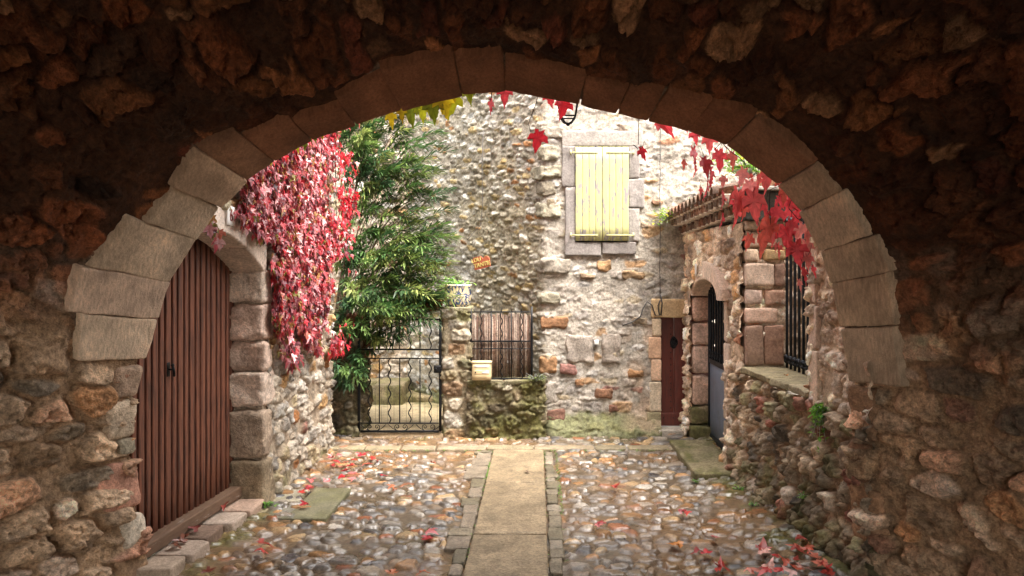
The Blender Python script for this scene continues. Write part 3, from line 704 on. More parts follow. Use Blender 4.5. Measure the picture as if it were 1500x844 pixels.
for (x0, x1, z0, z1, cc, y1) in [(1.33, 1.5, .05, .3, (160, 150, 120), .2), (1.36, 1.5, .3, .66, (196, 180, 158), .2), (1.38, 1.5, .67, .93, (204, 172, 146), .2), (1.35, 1.5, .94, 1.2, (200, 164, 136), .2), (1.39, 1.5, 1.21, 1.42, (196, 176, 150), .2), (1.38, 1.9, 1.43, 1.66, (184, 158, 122), .2)]:
    m = MB(); m.box(x0, x1, HY-.03, HY+y1, z0, z1-.006, n=10, r=.012, amp=.009, seed=int(z0*90), c=cc, cv=.3); m.build('door_surround', M_dress, house)
m = MB(); m.box(1.46, 1.95, HY-.1, HY+.14, -.05, .095, n=8, r=.012, amp=.008, seed=4, c=(176, 168, 156)); m.build('door_threshold', M_dress, house)
m = MB(); m.sbox(.69, .745, HY-.06, HY-.02, 1.105, 1.165); q = m.build('switch_box', M_white, house)
# cables pinned to the wall
m = MB(); y = HY-.045
m.tube([(W(967+random.uniform(-.6, .6), yy, y).x, y, W(967, yy, y).z) for yy in range(60, 441, 12)], .0045)
for yy in range(190, 440, 36): m.ball(tuple(W(967, yy, y)), .009, 4)
m.tube([tuple(W(a, b, y)) for a, b in ((967, 440), (964, 448), (966, 462), (960, 462), (955, 447), (948, 442), (942, 452), (938, 464), (926, 472), (912, 477))], .008)
m.tube([tuple(W(a, b, y)) for a, b in ((967, 432), (970, 444), (968, 462))], .008)
m.build('cable', M_cable, house)
m = MB(); y = HY+.6
# flower-stained hanging wires on the side face
pts = [(708, 190), (706, 240), (707, 300), (704, 330), (690, 345), (684, 352)]
m.tube([tuple(W(a, b, HY+.36-.0*a)) for a, b in pts], .004); m.build('cable', M_cable, house)

# ================================================================== RIGHT HOUSE
rh = thing('stone_house', 'low rubble house on the right, under a tiled eave, with a narrow iron door', 'house', (2.4, 7.5, 0))
def RX(Y): return 1.797+(9.05-Y)*.071
def style_right(U, V, X, Y, seed):
    h1, c1, _ = masonry(U, V, ST_right, seed); h2, c2, _ = masonry(U, V, ST_low, seed+5)
    k = sst(7.45, 7.15, Y+.2*(fbm(U*2, V*2, 1, 5, 3)-.5))*sst(1.12, 1.0, V); kk = k[..., None]
    return h1*(1-k)+(h2-.01)*k, c1*(1-kk)+c2*kk
def post_right(U, V, X, Y, h, c):
    c, h = add_moss(c, h, .36*sst(.6, .1, V)+.16*sst(7.4, 6.9, Y)*sst(1.15, .9, V), U, V, 55)
    h = h+.05*sst(.45, 0, V)
    return h, c
def darch(Y): return 1.70+.2*np.sqrt(np.clip(1-((np.asarray(Y)-8.16)/.6)**2, 0, 1))
def keep_right(U, V, X, Y): return ~(((Y > 7.55) & (Y < 8.78) & (V < darch(Y)+.03) & (V > .03)) | ((Y > 5.6) & (Y < 7.02) & (V > 1.05)) | ((Y > 7.0) & (V > 2.46)))
path_wall('wall', [(RX(9.1), 9.1), (RX(4.7), 4.7)], -.05, 3.0, .0125, style_right, 301, rh, 1, keep=keep_right, post=post_right)
path_wall('end_wall', [(1.95, 7.03), (3.4, 7.03)], 1.0, 2.55, .0145, dict(ST_right, cw=.26, ch=.15, h=.03, gap=.12), 321, rh, 1)
path_wall('niche_wall', [(2.62, 7.05), (2.62, 5.2)], .9, 2.7, .016, dict(ST_right, cw=.3, ch=.13, h=.025, gap=.1), 331, rh, 1)
# quoins of the end wall, facing the arch
for (px0, px1, py0, py1, cc) in [(1093, 1134, 386, 419, (206, 182, 164)), (1093, 1116, 424, 446, (204, 180, 166)), (1093, 1140, 452, 474, (200, 170, 152)), (1093, 1118, 477, 536, (148, 122, 106)), (1121, 1149, 477, 535, (166, 132, 114)), (1094, 1146, 340, 362, (190, 160, 140)), (1093, 1146, 322, 338, (182, 160, 140)), (1093, 1112, 365, 383, (190, 168, 146)), (1122, 1150, 366, 382, (190, 160, 120)), (1122, 1150, 424, 447, (186, 150, 130)), (1136, 1150, 386, 420, (170, 140, 124))]:
    Y = 7.0; p, q = W(px0, py1, Y), W(px1, py0, Y); m = MB()
    m.box(p.x-.01, q.x, 6.985+random.uniform(-.012, .01), 7.15, p.z, q.z, n=12, r=.022, amp=.014, freq=8, seed=px0+py0, c=cc, cv=.25); m.build('corner_stone', M_dress, rh)
for z0, z1, cc, y0 in [(1.0, 1.42, (198, 174, 154), 5.42), (1.43, 1.75, (196, 172, 154), 5.44), (1.76, 2.02, (190, 164, 146), 5.46), (2.03, 2.4, (186, 160, 142), 5.43), (2.41, 2.8, (180, 150, 130), 5.42)]:
    m = MB(); m.box(RX(5.5)-.025, RX(5.5)+.3, y0, 5.61, z0, z1-.01, n=10, r=.018, amp=.01, seed=int(z0*77), c=cc, cv=.25); m.build('jamb_stone', M_dress, rh)
m = MB(); rnd = random.Random(12); y = 5.6
while y < 7.0:
    l = rnd.uniform(.25, .5); y2 = min(y+l, 7.02)
    c8 = [[[(x0 if False else (RX(yy)-rnd.uniform(.02, .05) if a == 0 else 2.62), yy, zz) for zz in (1.04, 1.1+.0*a)] for yy in (y, y2-.008)] for a, x0 in enumerate((0, 1))]
    m.block(c8, n=14, r=.016, amp=.014, freq=8, seed=int(y*50), c=rnd.choice([(132, 122, 96), (150, 138, 112), (116, 112, 76)]), cv=.4); y += l
m.build('window_ledge', M_wall, rh)
# slab on top of the end wall
m = MB(); m.box(1.92, 3.4, 6.93, 7.4, 2.46, 2.73, n=10, r=.015, amp=.01, seed=3, c=(96, 92, 86)); m.build('concrete_beam', M_conc, rh)
m = MB(); m.box(1.86, 3.5, 6.86, 7.6, 2.733, 2.77, n=10, r=.01, amp=.006, seed=3, c=(176, 168, 158)); m.build('coping_slab', M_dress, rh)
# barred window
m = MB(); BXx = 2.31
for zz in (1.16, 1.2, 2.45): m.sbox(BXx-.012, BXx+.012, 5.62, 6.98, zz-.008, zz+.008)
grille = m.build('window_grille', M_dark, rh)
y = 6.93
while y > 5.64:
    m = MB(); m.sbox(BXx-.011, BXx+.011, y-.011, y+.011, 1.1, 2.48); m.ball((BXx-.005, y, 1.2), .026, 5); m.ball((BXx-.005, y, 1.16), .02, 5)
    m.tube([(BXx-.012, y+.03*math.sin(a), 1.185+.03*math.cos(a)) for a in np.linspace(0, 5.5, 12)], .006, 6); m.build('bar', M_dark, grille); y -= .108
# narrow iron door
DXr = 2.02
m = MB(); m.sbox(DXr-.02, DXr+.02, 7.5, 7.56, .05, 1.92); m.sbox(DXr-.02, DXr+.02, 8.72, 8.78, .05, 1.92); m.sbox(DXr-.02, DXr+.02, 7.5, 8.78, .05, .12)
m.sbox(DXr-.02, DXr+.02, 7.5, 8.78, .93, .98); m.sbox(DXr-.02, DXr+.02, 7.9, 7.95, .05, 1.9); m.sbox(DXr-.02, DXr+.02, 7.5, 8.78, 1.82, 1.86)
idoor = m.build('iron_door', M_dark, rh)
m = MB(); m.sbox(DXr-.008, DXr+.008, 7.52, 8.74, .1, .95); m.build('door_panel', M_blue, idoor)
y = 7.62
while y < 8.7:
    m = MB(); m.sbox(DXr-.01, DXr+.01, y-.01, y+.01, .96, 1.85); m.tube([(DXr-.012, y+.035*math.sin(a), 1.04+.04*math.cos(a)) for a in np.linspace(0, 6.28, 14)], .007, 6); m.tube([(DXr-.012, y+.035*math.sin(a), 1.77+.04*math.cos(a)) for a in np.linspace(0, 6.28, 14)], .007, 6)
    m.build('bar', M_dark, idoor); y += .12
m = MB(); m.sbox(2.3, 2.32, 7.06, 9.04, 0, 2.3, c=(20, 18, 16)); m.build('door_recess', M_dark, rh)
# far jamb of the iron door, facing the arch
for z0, z1, cc in [(.0, .2, (120, 112, 84)), (.2, .42, (136, 120, 94)), (.43, .78, (196, 164, 144)), (.79, 1.12, (204, 174, 156)), (1.13, 1.4, (198, 166, 148)), (1.41, 1.7, (190, 154, 134))]:
    m = MB(); m.box(1.80+(.025 if z0 > .4 else -.01), 2.1, 8.765-(.08 if z0 < .2 else 0), 8.98, z0, z1-.012, n=14, r=.035, amp=.02, seed=int(z0*77), c=cc, cv=.35, moss=.8 if z0 < .4 else 0); m.build('jamb_stone', M_wall, rh)
for z0, z1, y0, cc in [(.05, .5, 7.42, (150, 134, 116)), (.51, .95, 7.44, (176, 156, 138)), (.96, 1.28, 7.4, (196, 176, 160)), (1.29, 1.7, 7.45, (190, 168, 150))]:
    m = MB(); m.box(RX(7.5)-.022, 2.1, y0, 7.575, z0, z1-.01, n=12, r=.015, amp=.01, seed=int(z0*71), c=cc, cv=.25); m.build('jamb_stone', M_dress, rh)
# its arched lintel, three stones
for a0, a1, cc in [(0, 58, (206, 182, 162)), (59, 121, (210, 188, 170)), (122, 180, (204, 178, 160))]:
    A = np.radians(np.linspace(a0, a1, 9)); m = MB()
    for i in range(8):
        c8 = [[[(x, 8.165+(.6+k*.18)*math.cos(A[i+j]), 1.70+(.2+k*.2)*math.sin(A[i+j])) for k in (0, 1)] for j in (0, 1)] for x in (RX(8.2)-.045, 2.1)]
        m.block(c8, n=5, r=.001, amp=.006, freq=7, seed=3, c=cc, cv=.2)
    m.build('door_arch_stone', M_dress, rh)
m = MB(); m.box(1.5, 1.96, 7.08, 8.5, -.06, .085, n=18, r=.02, amp=.012, freq=5, seed=61, c=(128, 118, 92), cv=.45, moss=.9)
m.build('doorstep', M_wall, rh)
# eave: two rows of corbelled tiles, then the roof tiles
def half_tile(m, x0, z0, x1, z1, y, r0, r1, th=.012, n=8, up=1, cc=(176, 98, 70), rows=4):
    V = []; F = []
    for i in range(rows+1):
        t = i/rows; x = x0+(x1-x0)*t; zc = z0+(z1-z0)*t; r = r0+(r1-r0)*t
        for k in range(n+1):
            a = math.pi*k/n; V.append((x, y+r*math.cos(a), zc+up*r*math.sin(a)))
        for k in range(n+1):
            a = math.pi*k/n; V.append((x, y+(r-th)*math.cos(a), zc+up*(r-th)*math.sin(a)))
    w_ = 2*(n+1)
    for i in range(rows):
        for k in range(n):
            a = i*w_+k; F.append([a, a+1, a+1+w_, a+w_]); b = a+n+1; F.append([b, b+w_, b+1+w_, b+1])
    for i in (0, rows):
        for k in range(n):
            a = i*w_+k; F.append([a, a+n+1, a+n+2, a+1])
    v = random.uniform(.8, 1.2); m.add(V, F, lin(np.array(cc)/255.)*v)
eave = MB(); mort = MB(); tint = [(136, 100, 80), (150, 116, 96), (112, 92, 80), (140, 122, 106)]
for row, (dx, zz) in enumerate([(-.09, 2.44), (-.19, 2.535)]):
    y = 9.0-(row*.07)
    while y > 7.02:
        x = RX(y); half_tile(eave, x+dx, zz+.004*(9-y)*12, x+.15, zz+.004*(9-y)*12, y, .082, .07, th=.018, cc=random.choice(tint)); y -= .172
    for k in range(13):
        y0 = 9.05-k*.155; x = RX(y0-.08); mort.box(x+dx+.03, x+.2, y0-.155, y0, zz+.004*(9-y0)*12-.006, zz+.004*(9-y0)*12+.088, n=6, r=.01, amp=.008, seed=k, c=(214, 202, 188), cv=.2)
y = 8.98
while y > 7.05:
    x = RX(y); zb = 2.635+.048*(9-y)
    half_tile(eave, x-.26, zb, x+1.3, zb+.3, y, .075, .07, cc=random.choice(tint)); half_tile(eave, x-.22, zb+.045, x+1.3, zb+.345, y-.075, .07, .065, up=-1, cc=random.choice(tint)); y -= .15
for k in range(13):
    y0 = 9.05-k*.155; x = RX(y0-.08); zb = 2.6+.048*(9-y0); mort.box(x-.2, x+1.0, y0-.155, y0, zb-.0, zb+.03, n=6, r=.01, amp=.006, seed=k, c=(206, 190, 172), cv=.2)
eave.build('roof_tiles', mat_stone('roof_tile', .9, 40, .5, .5), rh); mort.build('eave_mortar', M_dress, rh)
m = MB(); m.box(2.0, 3.6, 7.06, 9.03, 2.3, 2.6, n=6, r=.02, amp=.01, c=(150, 100, 76)); m.build('roof_deck', M_conc, rh)

# ================================================================== GATE WALL (piers, low mossy wall)
gw = thing('garden_wall', 'low mossy wall and gate pier of grey rubble at the foot of the tall house', 'wall', (-.5, 9.0, 0))
def post_gw(U, V, X, Y, h, c):
    c, h = add_moss(c, h, .3*sst(-.85, -.72, X)+.2+.35*sst(.35, 0, V)+.35*sst(1.3, 1.55, V), U, V, 81); return h, c
path_wall('pier', [(-1.12, 9.4), (-1.12, 8.96), (-.8, 8.96), (-.8, 9.3)], -.05, 1.54, .0135, ST_pier, 401, gw, 1, post=lambda U, V, X, Y, h, c: add_moss(c, h, .2+.4*sst(.3, 0, V)+.4*sst(1.2, 1.5, V), U, V, 81)[::-1])
path_wall('low_wall', [(-.83, 8.92), (.07, 8.9), (.1, 9.1)], -.05, .68, .0135, ST_mossy, 411, gw, 1, post=post_gw)
m = MB(); m.box(-1.14, -.78, 8.94, 9.42, 1.5, 1.56, n=12, r=.02, amp=.015, c=(134, 126, 104), seed=9, cv=.4, moss=.6); m.build('pier_cap', M_wall, gw)
m = MB(); m.box(-.82, -.4, 8.88, 9.4, .64, .7, n=12, r=.02, amp=.015, c=(120, 112, 90), seed=10, cv=.4, moss=.7); m.box(-.39, .11, 8.88, 9.4, .64, .695, n=12, r=.02, amp=.018, c=(120, 112, 90), seed=11, cv=.4, moss=.8); m.build('wall_cap', M_wall, gw)
gl = thing('garden_wall', 'short grey wall left of the gate, under the drooping green shrub', 'wall', (-2.5, 9.0, 0))
path_wall('wall', [(-3.6, 8.98), (-2.13, 8.98), (-2.13, 9.5)], -.05, 1.5, .015, ST_mossy, 421, gl, 1, post=lambda U, V, X, Y, h, c: add_moss(c, h, .15+.4*sst(.3, 0, V), U, V, 81)[::-1])
bw = thing('garden_wall', 'pale rubble wall at the back of the yard behind the gate', 'wall', (-3.5, 11.6, 0))
path_wall('wall', [(-6.5, 11.75), (-1.9, 11.75)], -.05, 5.2, .02, ST_left, 431, bw, 1, post=lambda U, V, X, Y, h, c: add_moss(c, h, .3*sst(1.2, .2, V), U, V, 81)[::-1])
m = MB()
for i, (x0, x1) in enumerate([(-3.4, -2.9), (-2.89, -2.4), (-2.39, -1.95)]): m.box(x0, x1, 10.9, 11.7, .0, .33, n=12, r=.03, amp=.02, seed=i, c=(130, 118, 92), cv=.4, moss=.7)
for i, (x0, x1) in enumerate([(-2.0, -1.5), (-1.49, -1.0)]): m.box(x0, x1, 11.1+.0*i, 11.7, .0, .14, n=12, r=.03, amp=.02, seed=i, c=(140, 126, 96), cv=.4, moss=.7)
m.build('yard_step', M_wall, bw)
tagm = MB(); tagm.box(-2.12, -1.12, 8.98, 9.16, -.05, .055, n=12, r=.01, amp=.008, c=(178, 158, 130), seed=12, cv=.25); tag(tagm.build('gate_threshold', M_dress), 'long pale stone threshold lying under the iron gate', 'threshold')

# ================================================================== GATE, RAILING, MAILBOX, POT, SIGNS, LANTERN
def gp(px, py, Y): p = W(px, py, Y); return (p.x, Y, p.z)
def wavy(p0, p1, amp, n, ph=0):
    out = []
    for i in range(n*8+1):
        t = i/(n*8); out.append((p0[0]+(p1[0]-p0[0])*t+amp*math.sin(2*math.pi*n*t+ph)*(1 if .02 < t < .98 else 0), p0[1], p0[2]+(p1[2]-p0[2])*t))
    return out
GY = 8.97
gate = thing('garden_gate', 'black wrought-iron gate of straight and wavy bars with scrolls along the bottom', 'gate', (-1.6, GY, .05))
m = MB()
gx0, gx1 = gp(526, 500, GY)[0], gp(645, 500, GY)[0]; gz = lambda y: gp(600, y, GY)[2]
for x in (gx0, gx1): m.sbox(x-.016, x+.016, GY-.016, GY+.016, gz(632), gz(466))
for y, t in ((632, .014), (620, .008), (525, .007), (512, .01), (468, .01)): m.sbox(gx0+.017, gx1-.017, GY-.008, GY+.008, gz(y)-t/1., gz(y)+t/1.)
m.build('gate_frame', M_iron, gate)
nbar = 7
for i in range(nbar):
    x = gx0+(gx1-gx0)*(i+1)/(nbar+1); z0, z1 = gz(620)+.009, gz(525)-.008; y = GY+.0
    m = MB()
    if i % 2 == 0: m.tube(wavy((x, y, z0), (x, y, z1), .016, 5), .0075, 6); m.tube(wavy((x, y, gz(512)+.011), (x, y, gz(468)-.011), .014, 2), .0075, 6)
    else: m.tube([(x, y, z0), (x, y, z1)], .0075, 6); m.tube([(x, y, gz(512)+.011), (x, y, gz(468)-.011)], .0075, 6)
    m.build('bar', M_iron, gate)
def spiral(cx, cz, r0, a0, turns, sgn, y, n=26):
    return [(cx+sgn*(r0*(1-.82*t))*math.cos(a0+2*math.pi*turns*t), y, cz+(r0*(1-.82*t))*math.sin(a0+2*math.pi*turns*t)) for t in [i/n for i in range(n+1)]]
zc = (gz(632)+gz(620))/2; hz_ = (gz(620)-gz(632))/2
for cx in (gx0+.17, gx0+.5, gx0+.83):
    for sg in (-1, 1):
        m = MB(); m.tube(spiral(cx+sg*.045, zc+.004, hz_*.72, -1.2, 1.3, sg, GY), .0045, 6)
        m.tube([(cx+sg*(.02+.13*t), GY, zc-hz_*.8+hz_*1.5*t*t) for t in [i/8 for i in range(9)]], .0045, 6); m.build('scroll', M_iron, gate)
m = MB(); m.sbox(gx1-.075, gx1+.012, GY-.035, GY+.02, gz(546), gz(535)); m.ball((gx1-.05, GY-.045, gz(540)), .018, 5); m.build('lock_case', M_iron, gate)
m = MB()
for k in range(13):
    x = gx0+.04+k*(gx1-gx0-.08)/12; m.tube([(x, GY+.03, gz(622)), (x, GY+.03, gz(570))], .0018, 4)
m.build('wire_mesh', M_iron, gate)
q = MB(); q.tube([(gx1-.04, 9.04, .9), (gx1+.04, 9.04, .9)], .01)

RYY = 9.08
rail = thing('railing', 'black iron railing of wavy and straight bars on the low mossy wall, backed by reeds', 'railing', (-.4, RYY-.08, .7))
ry = RYY-.1; rx0, rx1 = gp(690, 500, ry)[0], gp(779, 500, ry)[0]; rz = lambda y: gp(700, y, ry)[2]
m = MB(); m.sbox(rx0-.01, rx0+.01, ry-.01, ry+.01, .69, rz(452)); m.sbox(rx1-.013, rx1+.013, ry-.013, ry+.013, .69, rz(449))
for y, t in ((457, .008), (500, .01), (511, .006), (555, .01)): m.sbox(rx0+.011, rx1-.014, ry-.007, ry+.007, rz(y)-t, rz(y)+t)
m.tube([(rx0-.02, ry, rz(452)), (rx0-.06, ry, rz(450)), (rx0-.12, ry, rz(450))], .006)
m.build('rail_frame', M_iron, rail)
for i in range(5):
    x = rx0+(rx1-rx0)*(i+1)/6.; m = MB()
    if i % 2 == 0: m.tube(wavy((x, ry-.015, rz(554)), (x, ry-.015, rz(512)), .013, 3), .0065, 6); m.tube(wavy((x, ry-.015, rz(511)), (x, ry-.015, rz(457)), .013, 3), .0065, 6)
    else: m.tube([(x, ry-.015, rz(554)), (x, ry-.015, rz(457))], .0065, 6)
    m.tube([(x, ry-.015, rz(457)), (x, ry-.012, rz(449))], .0065, 6, r2=.002); m.build('bar', M_iron, rail)
m = MB(); rnd = random.Random(5); x = rx0+.012
while x < rx1-.01:
    for j in range(2):
        xx = x+rnd.uniform(-.003, .003); y_ = ry+.03+j*.012+rnd.uniform(-.004, .004); top = rz(462+rnd.uniform(-3, 5)); bot = rz(553)
        if xx < rx0+.26: bot = rz(553)
        cc = rnd.choice([(132, 112, 100), (104, 86, 76), (158, 142, 130), (84, 64, 54), (122, 96, 82), (146, 124, 108)])
        mid = xx+rnd.uniform(-.006, .006); m.tube([(xx, y_, bot), (mid, y_-.004, (bot+top)/2), (xx+rnd.uniform(-.006, .006), y_, top)], rnd.uniform(.0035, .006), 5, c=lin(np.array(cc)/255.))
    x += .0095
o = m.build('reed_screen', M_reed); tag(o, 'grey-brown screen of upright reeds tied behind the iron railing', 'screen')
# mailbox
mb = thing('mailbox', 'cream metal mailbox with a white name strip on the low mossy wall', 'mailbox', (-.65, 8.8, .7))
my = 8.83; a, b = gp(691, 559, my), gp(719.5, 530, my); bx0, bx1, bz0, bz1 = a[0], b[0], .703, b[2]
m = MB(); m.sbox(bx0, bx1, my, my+.12, bz0, bz1, bev=.008); m.sbox(bx0-.004, bx1+.004, my-.01, my+.12, bz1-.022, bz1+.004, bev=.006); m.build('box', M_box, mb)
m = MB(); m.sbox(bx0+.015, bx1-.015, my-.006, my+.002, bz0+.015, bz1-.03, bev=.004); dr = m.build('door', M_box, mb)
hh_ = bz1-bz0; wd = bx1-bx0
m = MB(); m.sbox(bx0+wd*.14, bx1-wd*.14, my-.0085, my-.0045, bz0+hh_*.7, bz0+hh_*.82, bev=.001); m.build('name_strip', M_white, mb)
m = MB(); m.sbox(bx0+wd*.52, bx1-wd*.12, my-.0085, my-.0045, bz0+hh_*.38, bz0+hh_*.47, bev=.001); m.build('name_window', M_white, mb)
m = MB(); m.sbox(bx0+wd*.1, bx1-wd*.1, my-.0075, my-.0045, bz0+hh_*.33, bz0+hh_*.55, bev=.001); m.build('plate', M_box, mb)
m = MB(); m.ball((bx0+wd*.2, my-.008, bz0+hh_*.44), .009, 5, sc=(1, .6, 1)); m.build('lock', M_dark, mb)
# pot with blue brush strokes
def lathe(m, prof, cx, cy, n=36, c=(.5, .5, .5)):
    V = [(cx+r*math.cos(2*math.pi*k/n), cy+r*math.sin(2*math.pi*k/n), z) for r, z in prof for k in range(n)]
    F = [[i*n+k, i*n+(k+1) % n, (i+1)*n+(k+1) % n, (i+1)*n+k] for i in range(len(prof)-1) for k in range(n)]
    m.add(V, F, c)
mp, nt, bb, out = new_mat('painted_glaze')
tc = N(nt, 'ShaderNodeTexCoord'); mpp = N(nt, 'ShaderNodeMapping'); mpp.inputs['Rotation'].default_value = (0, R(35), R(20)); mpp.inputs['Scale'].default_value = (18, 9, 9); nt.links.new(tc.outputs['Object'], mpp.inputs[0])
vn = N(nt, 'ShaderNodeTexNoise'); vn.inputs['Scale'].default_value = 1.2; vn.inputs['Detail'].default_value = 2; vn.inputs['Distortion'].default_value = 1.; nt.links.new(mpp.outputs[0], vn.inputs['Vector'])
cr = N(nt, 'ShaderNodeValToRGB'); cr.color_ramp.interpolation = 'LINEAR'; e = cr.color_ramp.elements
e[0].position = .45; e[0].color = (.75, .62, .38, 1); e[1].position = .52; e[1].color = (.04, .07, .18, 1); x_ = cr.color_ramp.elements.new(.58); x_.color = (.04, .07, .18, 1); x_ = cr.color_ramp.elements.new(.63); x_.color = (.7, .62, .42, 1)
nt.links.new(vn.outputs['Fac'], cr.inputs[0]); nt.links.new(cr.outputs[0], bb.inputs['Base Color']); bb.inputs['Roughness'].default_value = .25
pot = thing('flower_pot', 'cream glazed pot with blue brush strokes standing on the gate pier', 'flower pot', (-.93, 9.15, 1.56))
m = MB(); lathe(m, [(0, 1.562), (.13, 1.562), (.155, 1.6), (.165, 1.7), (.165, 1.8), (.172, 1.81), (.172, 1.83), (.15, 1.83), (.145, 1.78), (0, 1.78)], -.96, 9.15); m.build('glazed_body', mp, pot)
pot2 = MB(); lathe(pot2, [(0, 1.504), (.1, 1.504), (.13, 1.62), (.14, 1.62), (.14, 1.65), (.12, 1.65), (0, 1.62)], -1.27, 9.2)
o = pot2.build('flower_pot', M_terra); tag(o, 'small plain terracotta pot half hidden by the shrub beside the gate pier', 'flower pot')
o2 = MB(); o2.box(-1.5, -1.13, 9.02, 9.4, 1.2, 1.5, n=8, r=.02, amp=.01, c=(150, 110, 84), seed=6); o2.box(-1.5, -1.13, 9.4, 9.6, -.05, 1.5, n=8, r=.02, amp=.01, c=(150, 130, 110), seed=7)
o = o2.build('pillar_block', M_wall); tag(o, 'ochre stone ledge under the terracotta pot, behind the gate top', 'ledge')
bpy.data.objects.remove(o)
# text helper
def text_mesh(txt, size, mat, name, parent, M, ext=.003, bold=.0):
    cu = bpy.data.curves.new(name, 'FONT'); cu.body = txt; cu.size = size; cu.extrude = ext; cu.offset = bold; cu.align_x = 'CENTER'; cu.align_y = 'CENTER'; cu.resolution_u = 3
    t = bpy.data.objects.new(name+'_c', cu); COL.objects.link(t); bpy.context.view_layer.update()
    me = bpy.data.meshes.new_from_object(t.evaluated_get(bpy.context.evaluated_depsgraph_get())); bpy.data.objects.remove(t)
    me.transform(M); me.materials.clear(); me.materials.append(mat)
    o = bpy.data.objects.new(name, me); COL.objects.link(o)
    if parent is not None: o.parent = parent; o.location = -Vector(BASES[parent.name])
    return o
# house name sign on the tall house's side face
tS = .52; sp = Vector((CX-1.99*.17, HY+2.55*.17, 0)); 
p = W(706, 385, 9.45); sg = thing('house_name_sign', 'small orange clay sign with raised yellow letters, tilted on the tall house wall', 'sign', tuple(p))
fr = Matrix.Translation(p)@Matrix.Rotation(R(-28), 4, 'Z')@Matrix.Rotation(R(-12), 4, 'Y')
m = MB(); ol = [(-.115, -.07), (-.03, -.075), (.12, -.07), (.125, .03), (.1, .065), (.06, .065), (.03, .045), (0, .085), (-.1, .085), (-.13, .03), (-.105, .0)]
V = [fr@Vector((x, y_, z)) for y_ in (-.02, .0) for x, z in ol]; k = len(ol)
m.add([tuple(v) for v in V], [list(range(k)), [k+i for i in range(k)][::-1]]+[[i, i+k, (i+1) % k+k, (i+1) % k] for i in range(k)]); m.build('plaque', M_sign, sg, smooth=False)
text_mesh('LOU', .07, M_letter, 'lettering', sg, fr@Matrix.Translation((-.065, -.023, .045))@Matrix.Rotation(R(90), 4, 'X'), bold=.0015)
text_mesh('TANTIE', .072, M_letter, 'lettering', sg, fr@Matrix.Translation((.01, -.023, -.025))@Matrix.Rotation(R(90), 4, 'X'), bold=.0015)
# number plate 6
ny, nz = 5.52, 2.40
np_ = thing('house_number_plate', 'small cream tile with a dark red 6 above the big brown door', 'number plate', (-2.25, ny, nz))
m = MB(); m.sbox(-2.262, -2.244, ny-.07, ny+.07, nz-.07, nz+.07, bev=.003); m.build('tile', M_white, np_)
text_mesh('6', .13, M_num, 'number', np_, Matrix.Translation((-2.2425, ny, nz))@Matrix.Rotation(R(90), 4, 'Z')@Matrix.Rotation(R(90), 4, 'X'), .001)
# tiny plate over the iron door
m = MB(); py_ = 8.42; m.sbox(RX(py_)-.062, RX(py_)-.05, py_-.035, py_+.035, 1.94, 2.07, bev=.002)
o = m.build('wall_plate', M_white); tag(o, 'tiny white plate fixed above the narrow iron door', 'plate')
# lantern under the arch crown, on the outside
lt = thing('wall_lantern', 'black iron lantern frame hanging just outside the arch crown behind red leaves', 'lantern', (.2, 5.2, 3.3))
lx, ly, lz = W(832, 182, 5.2).x, 5.2, W(832, 182, 5.2).z
m = MB()
cb = [(lx+sx*.05, ly+sy*.05, lz+.05) for sx, sy in ((-1, -1), (1, -1), (1, 1), (-1, 1))]; ct = [(lx+sx*.1, ly+sy*.1, lz+.36) for sx, sy in ((-1, -1), (1, -1), (1, 1), (-1, 1))]
for i in range(4):
    m.tube([cb[i], ct[i]], .006); m.tube([cb[i], cb[(i+1) % 4]], .006); m.tube([ct[i], ct[(i+1) % 4]], .008)
    m.tube([cb[i], ((cb[i][0]+lx)/2, (cb[i][1]+ly)/2, lz+.012), (lx, ly, lz)], .006); m.tube([ct[i], (lx, ly, lz+.5)], .007)
m.ball((lx, ly, lz), .014, 5); m.ball((lx, ly, lz+.5), .02, 5); m.build('lantern_frame', M_iron, lt)
m = MB(); m.tube([(lx, ly, lz+.5), (lx, ly, lz+.62), (lx+.0, 5.0, lz+.68), (lx, 4.86, lz+.6)], .01); m.tube([(lx, 4.87, lz+.3), (lx, 5.0, lz+.5), (lx, 5.1, lz+.66)], .008); m.build('bracket', M_iron, lt)

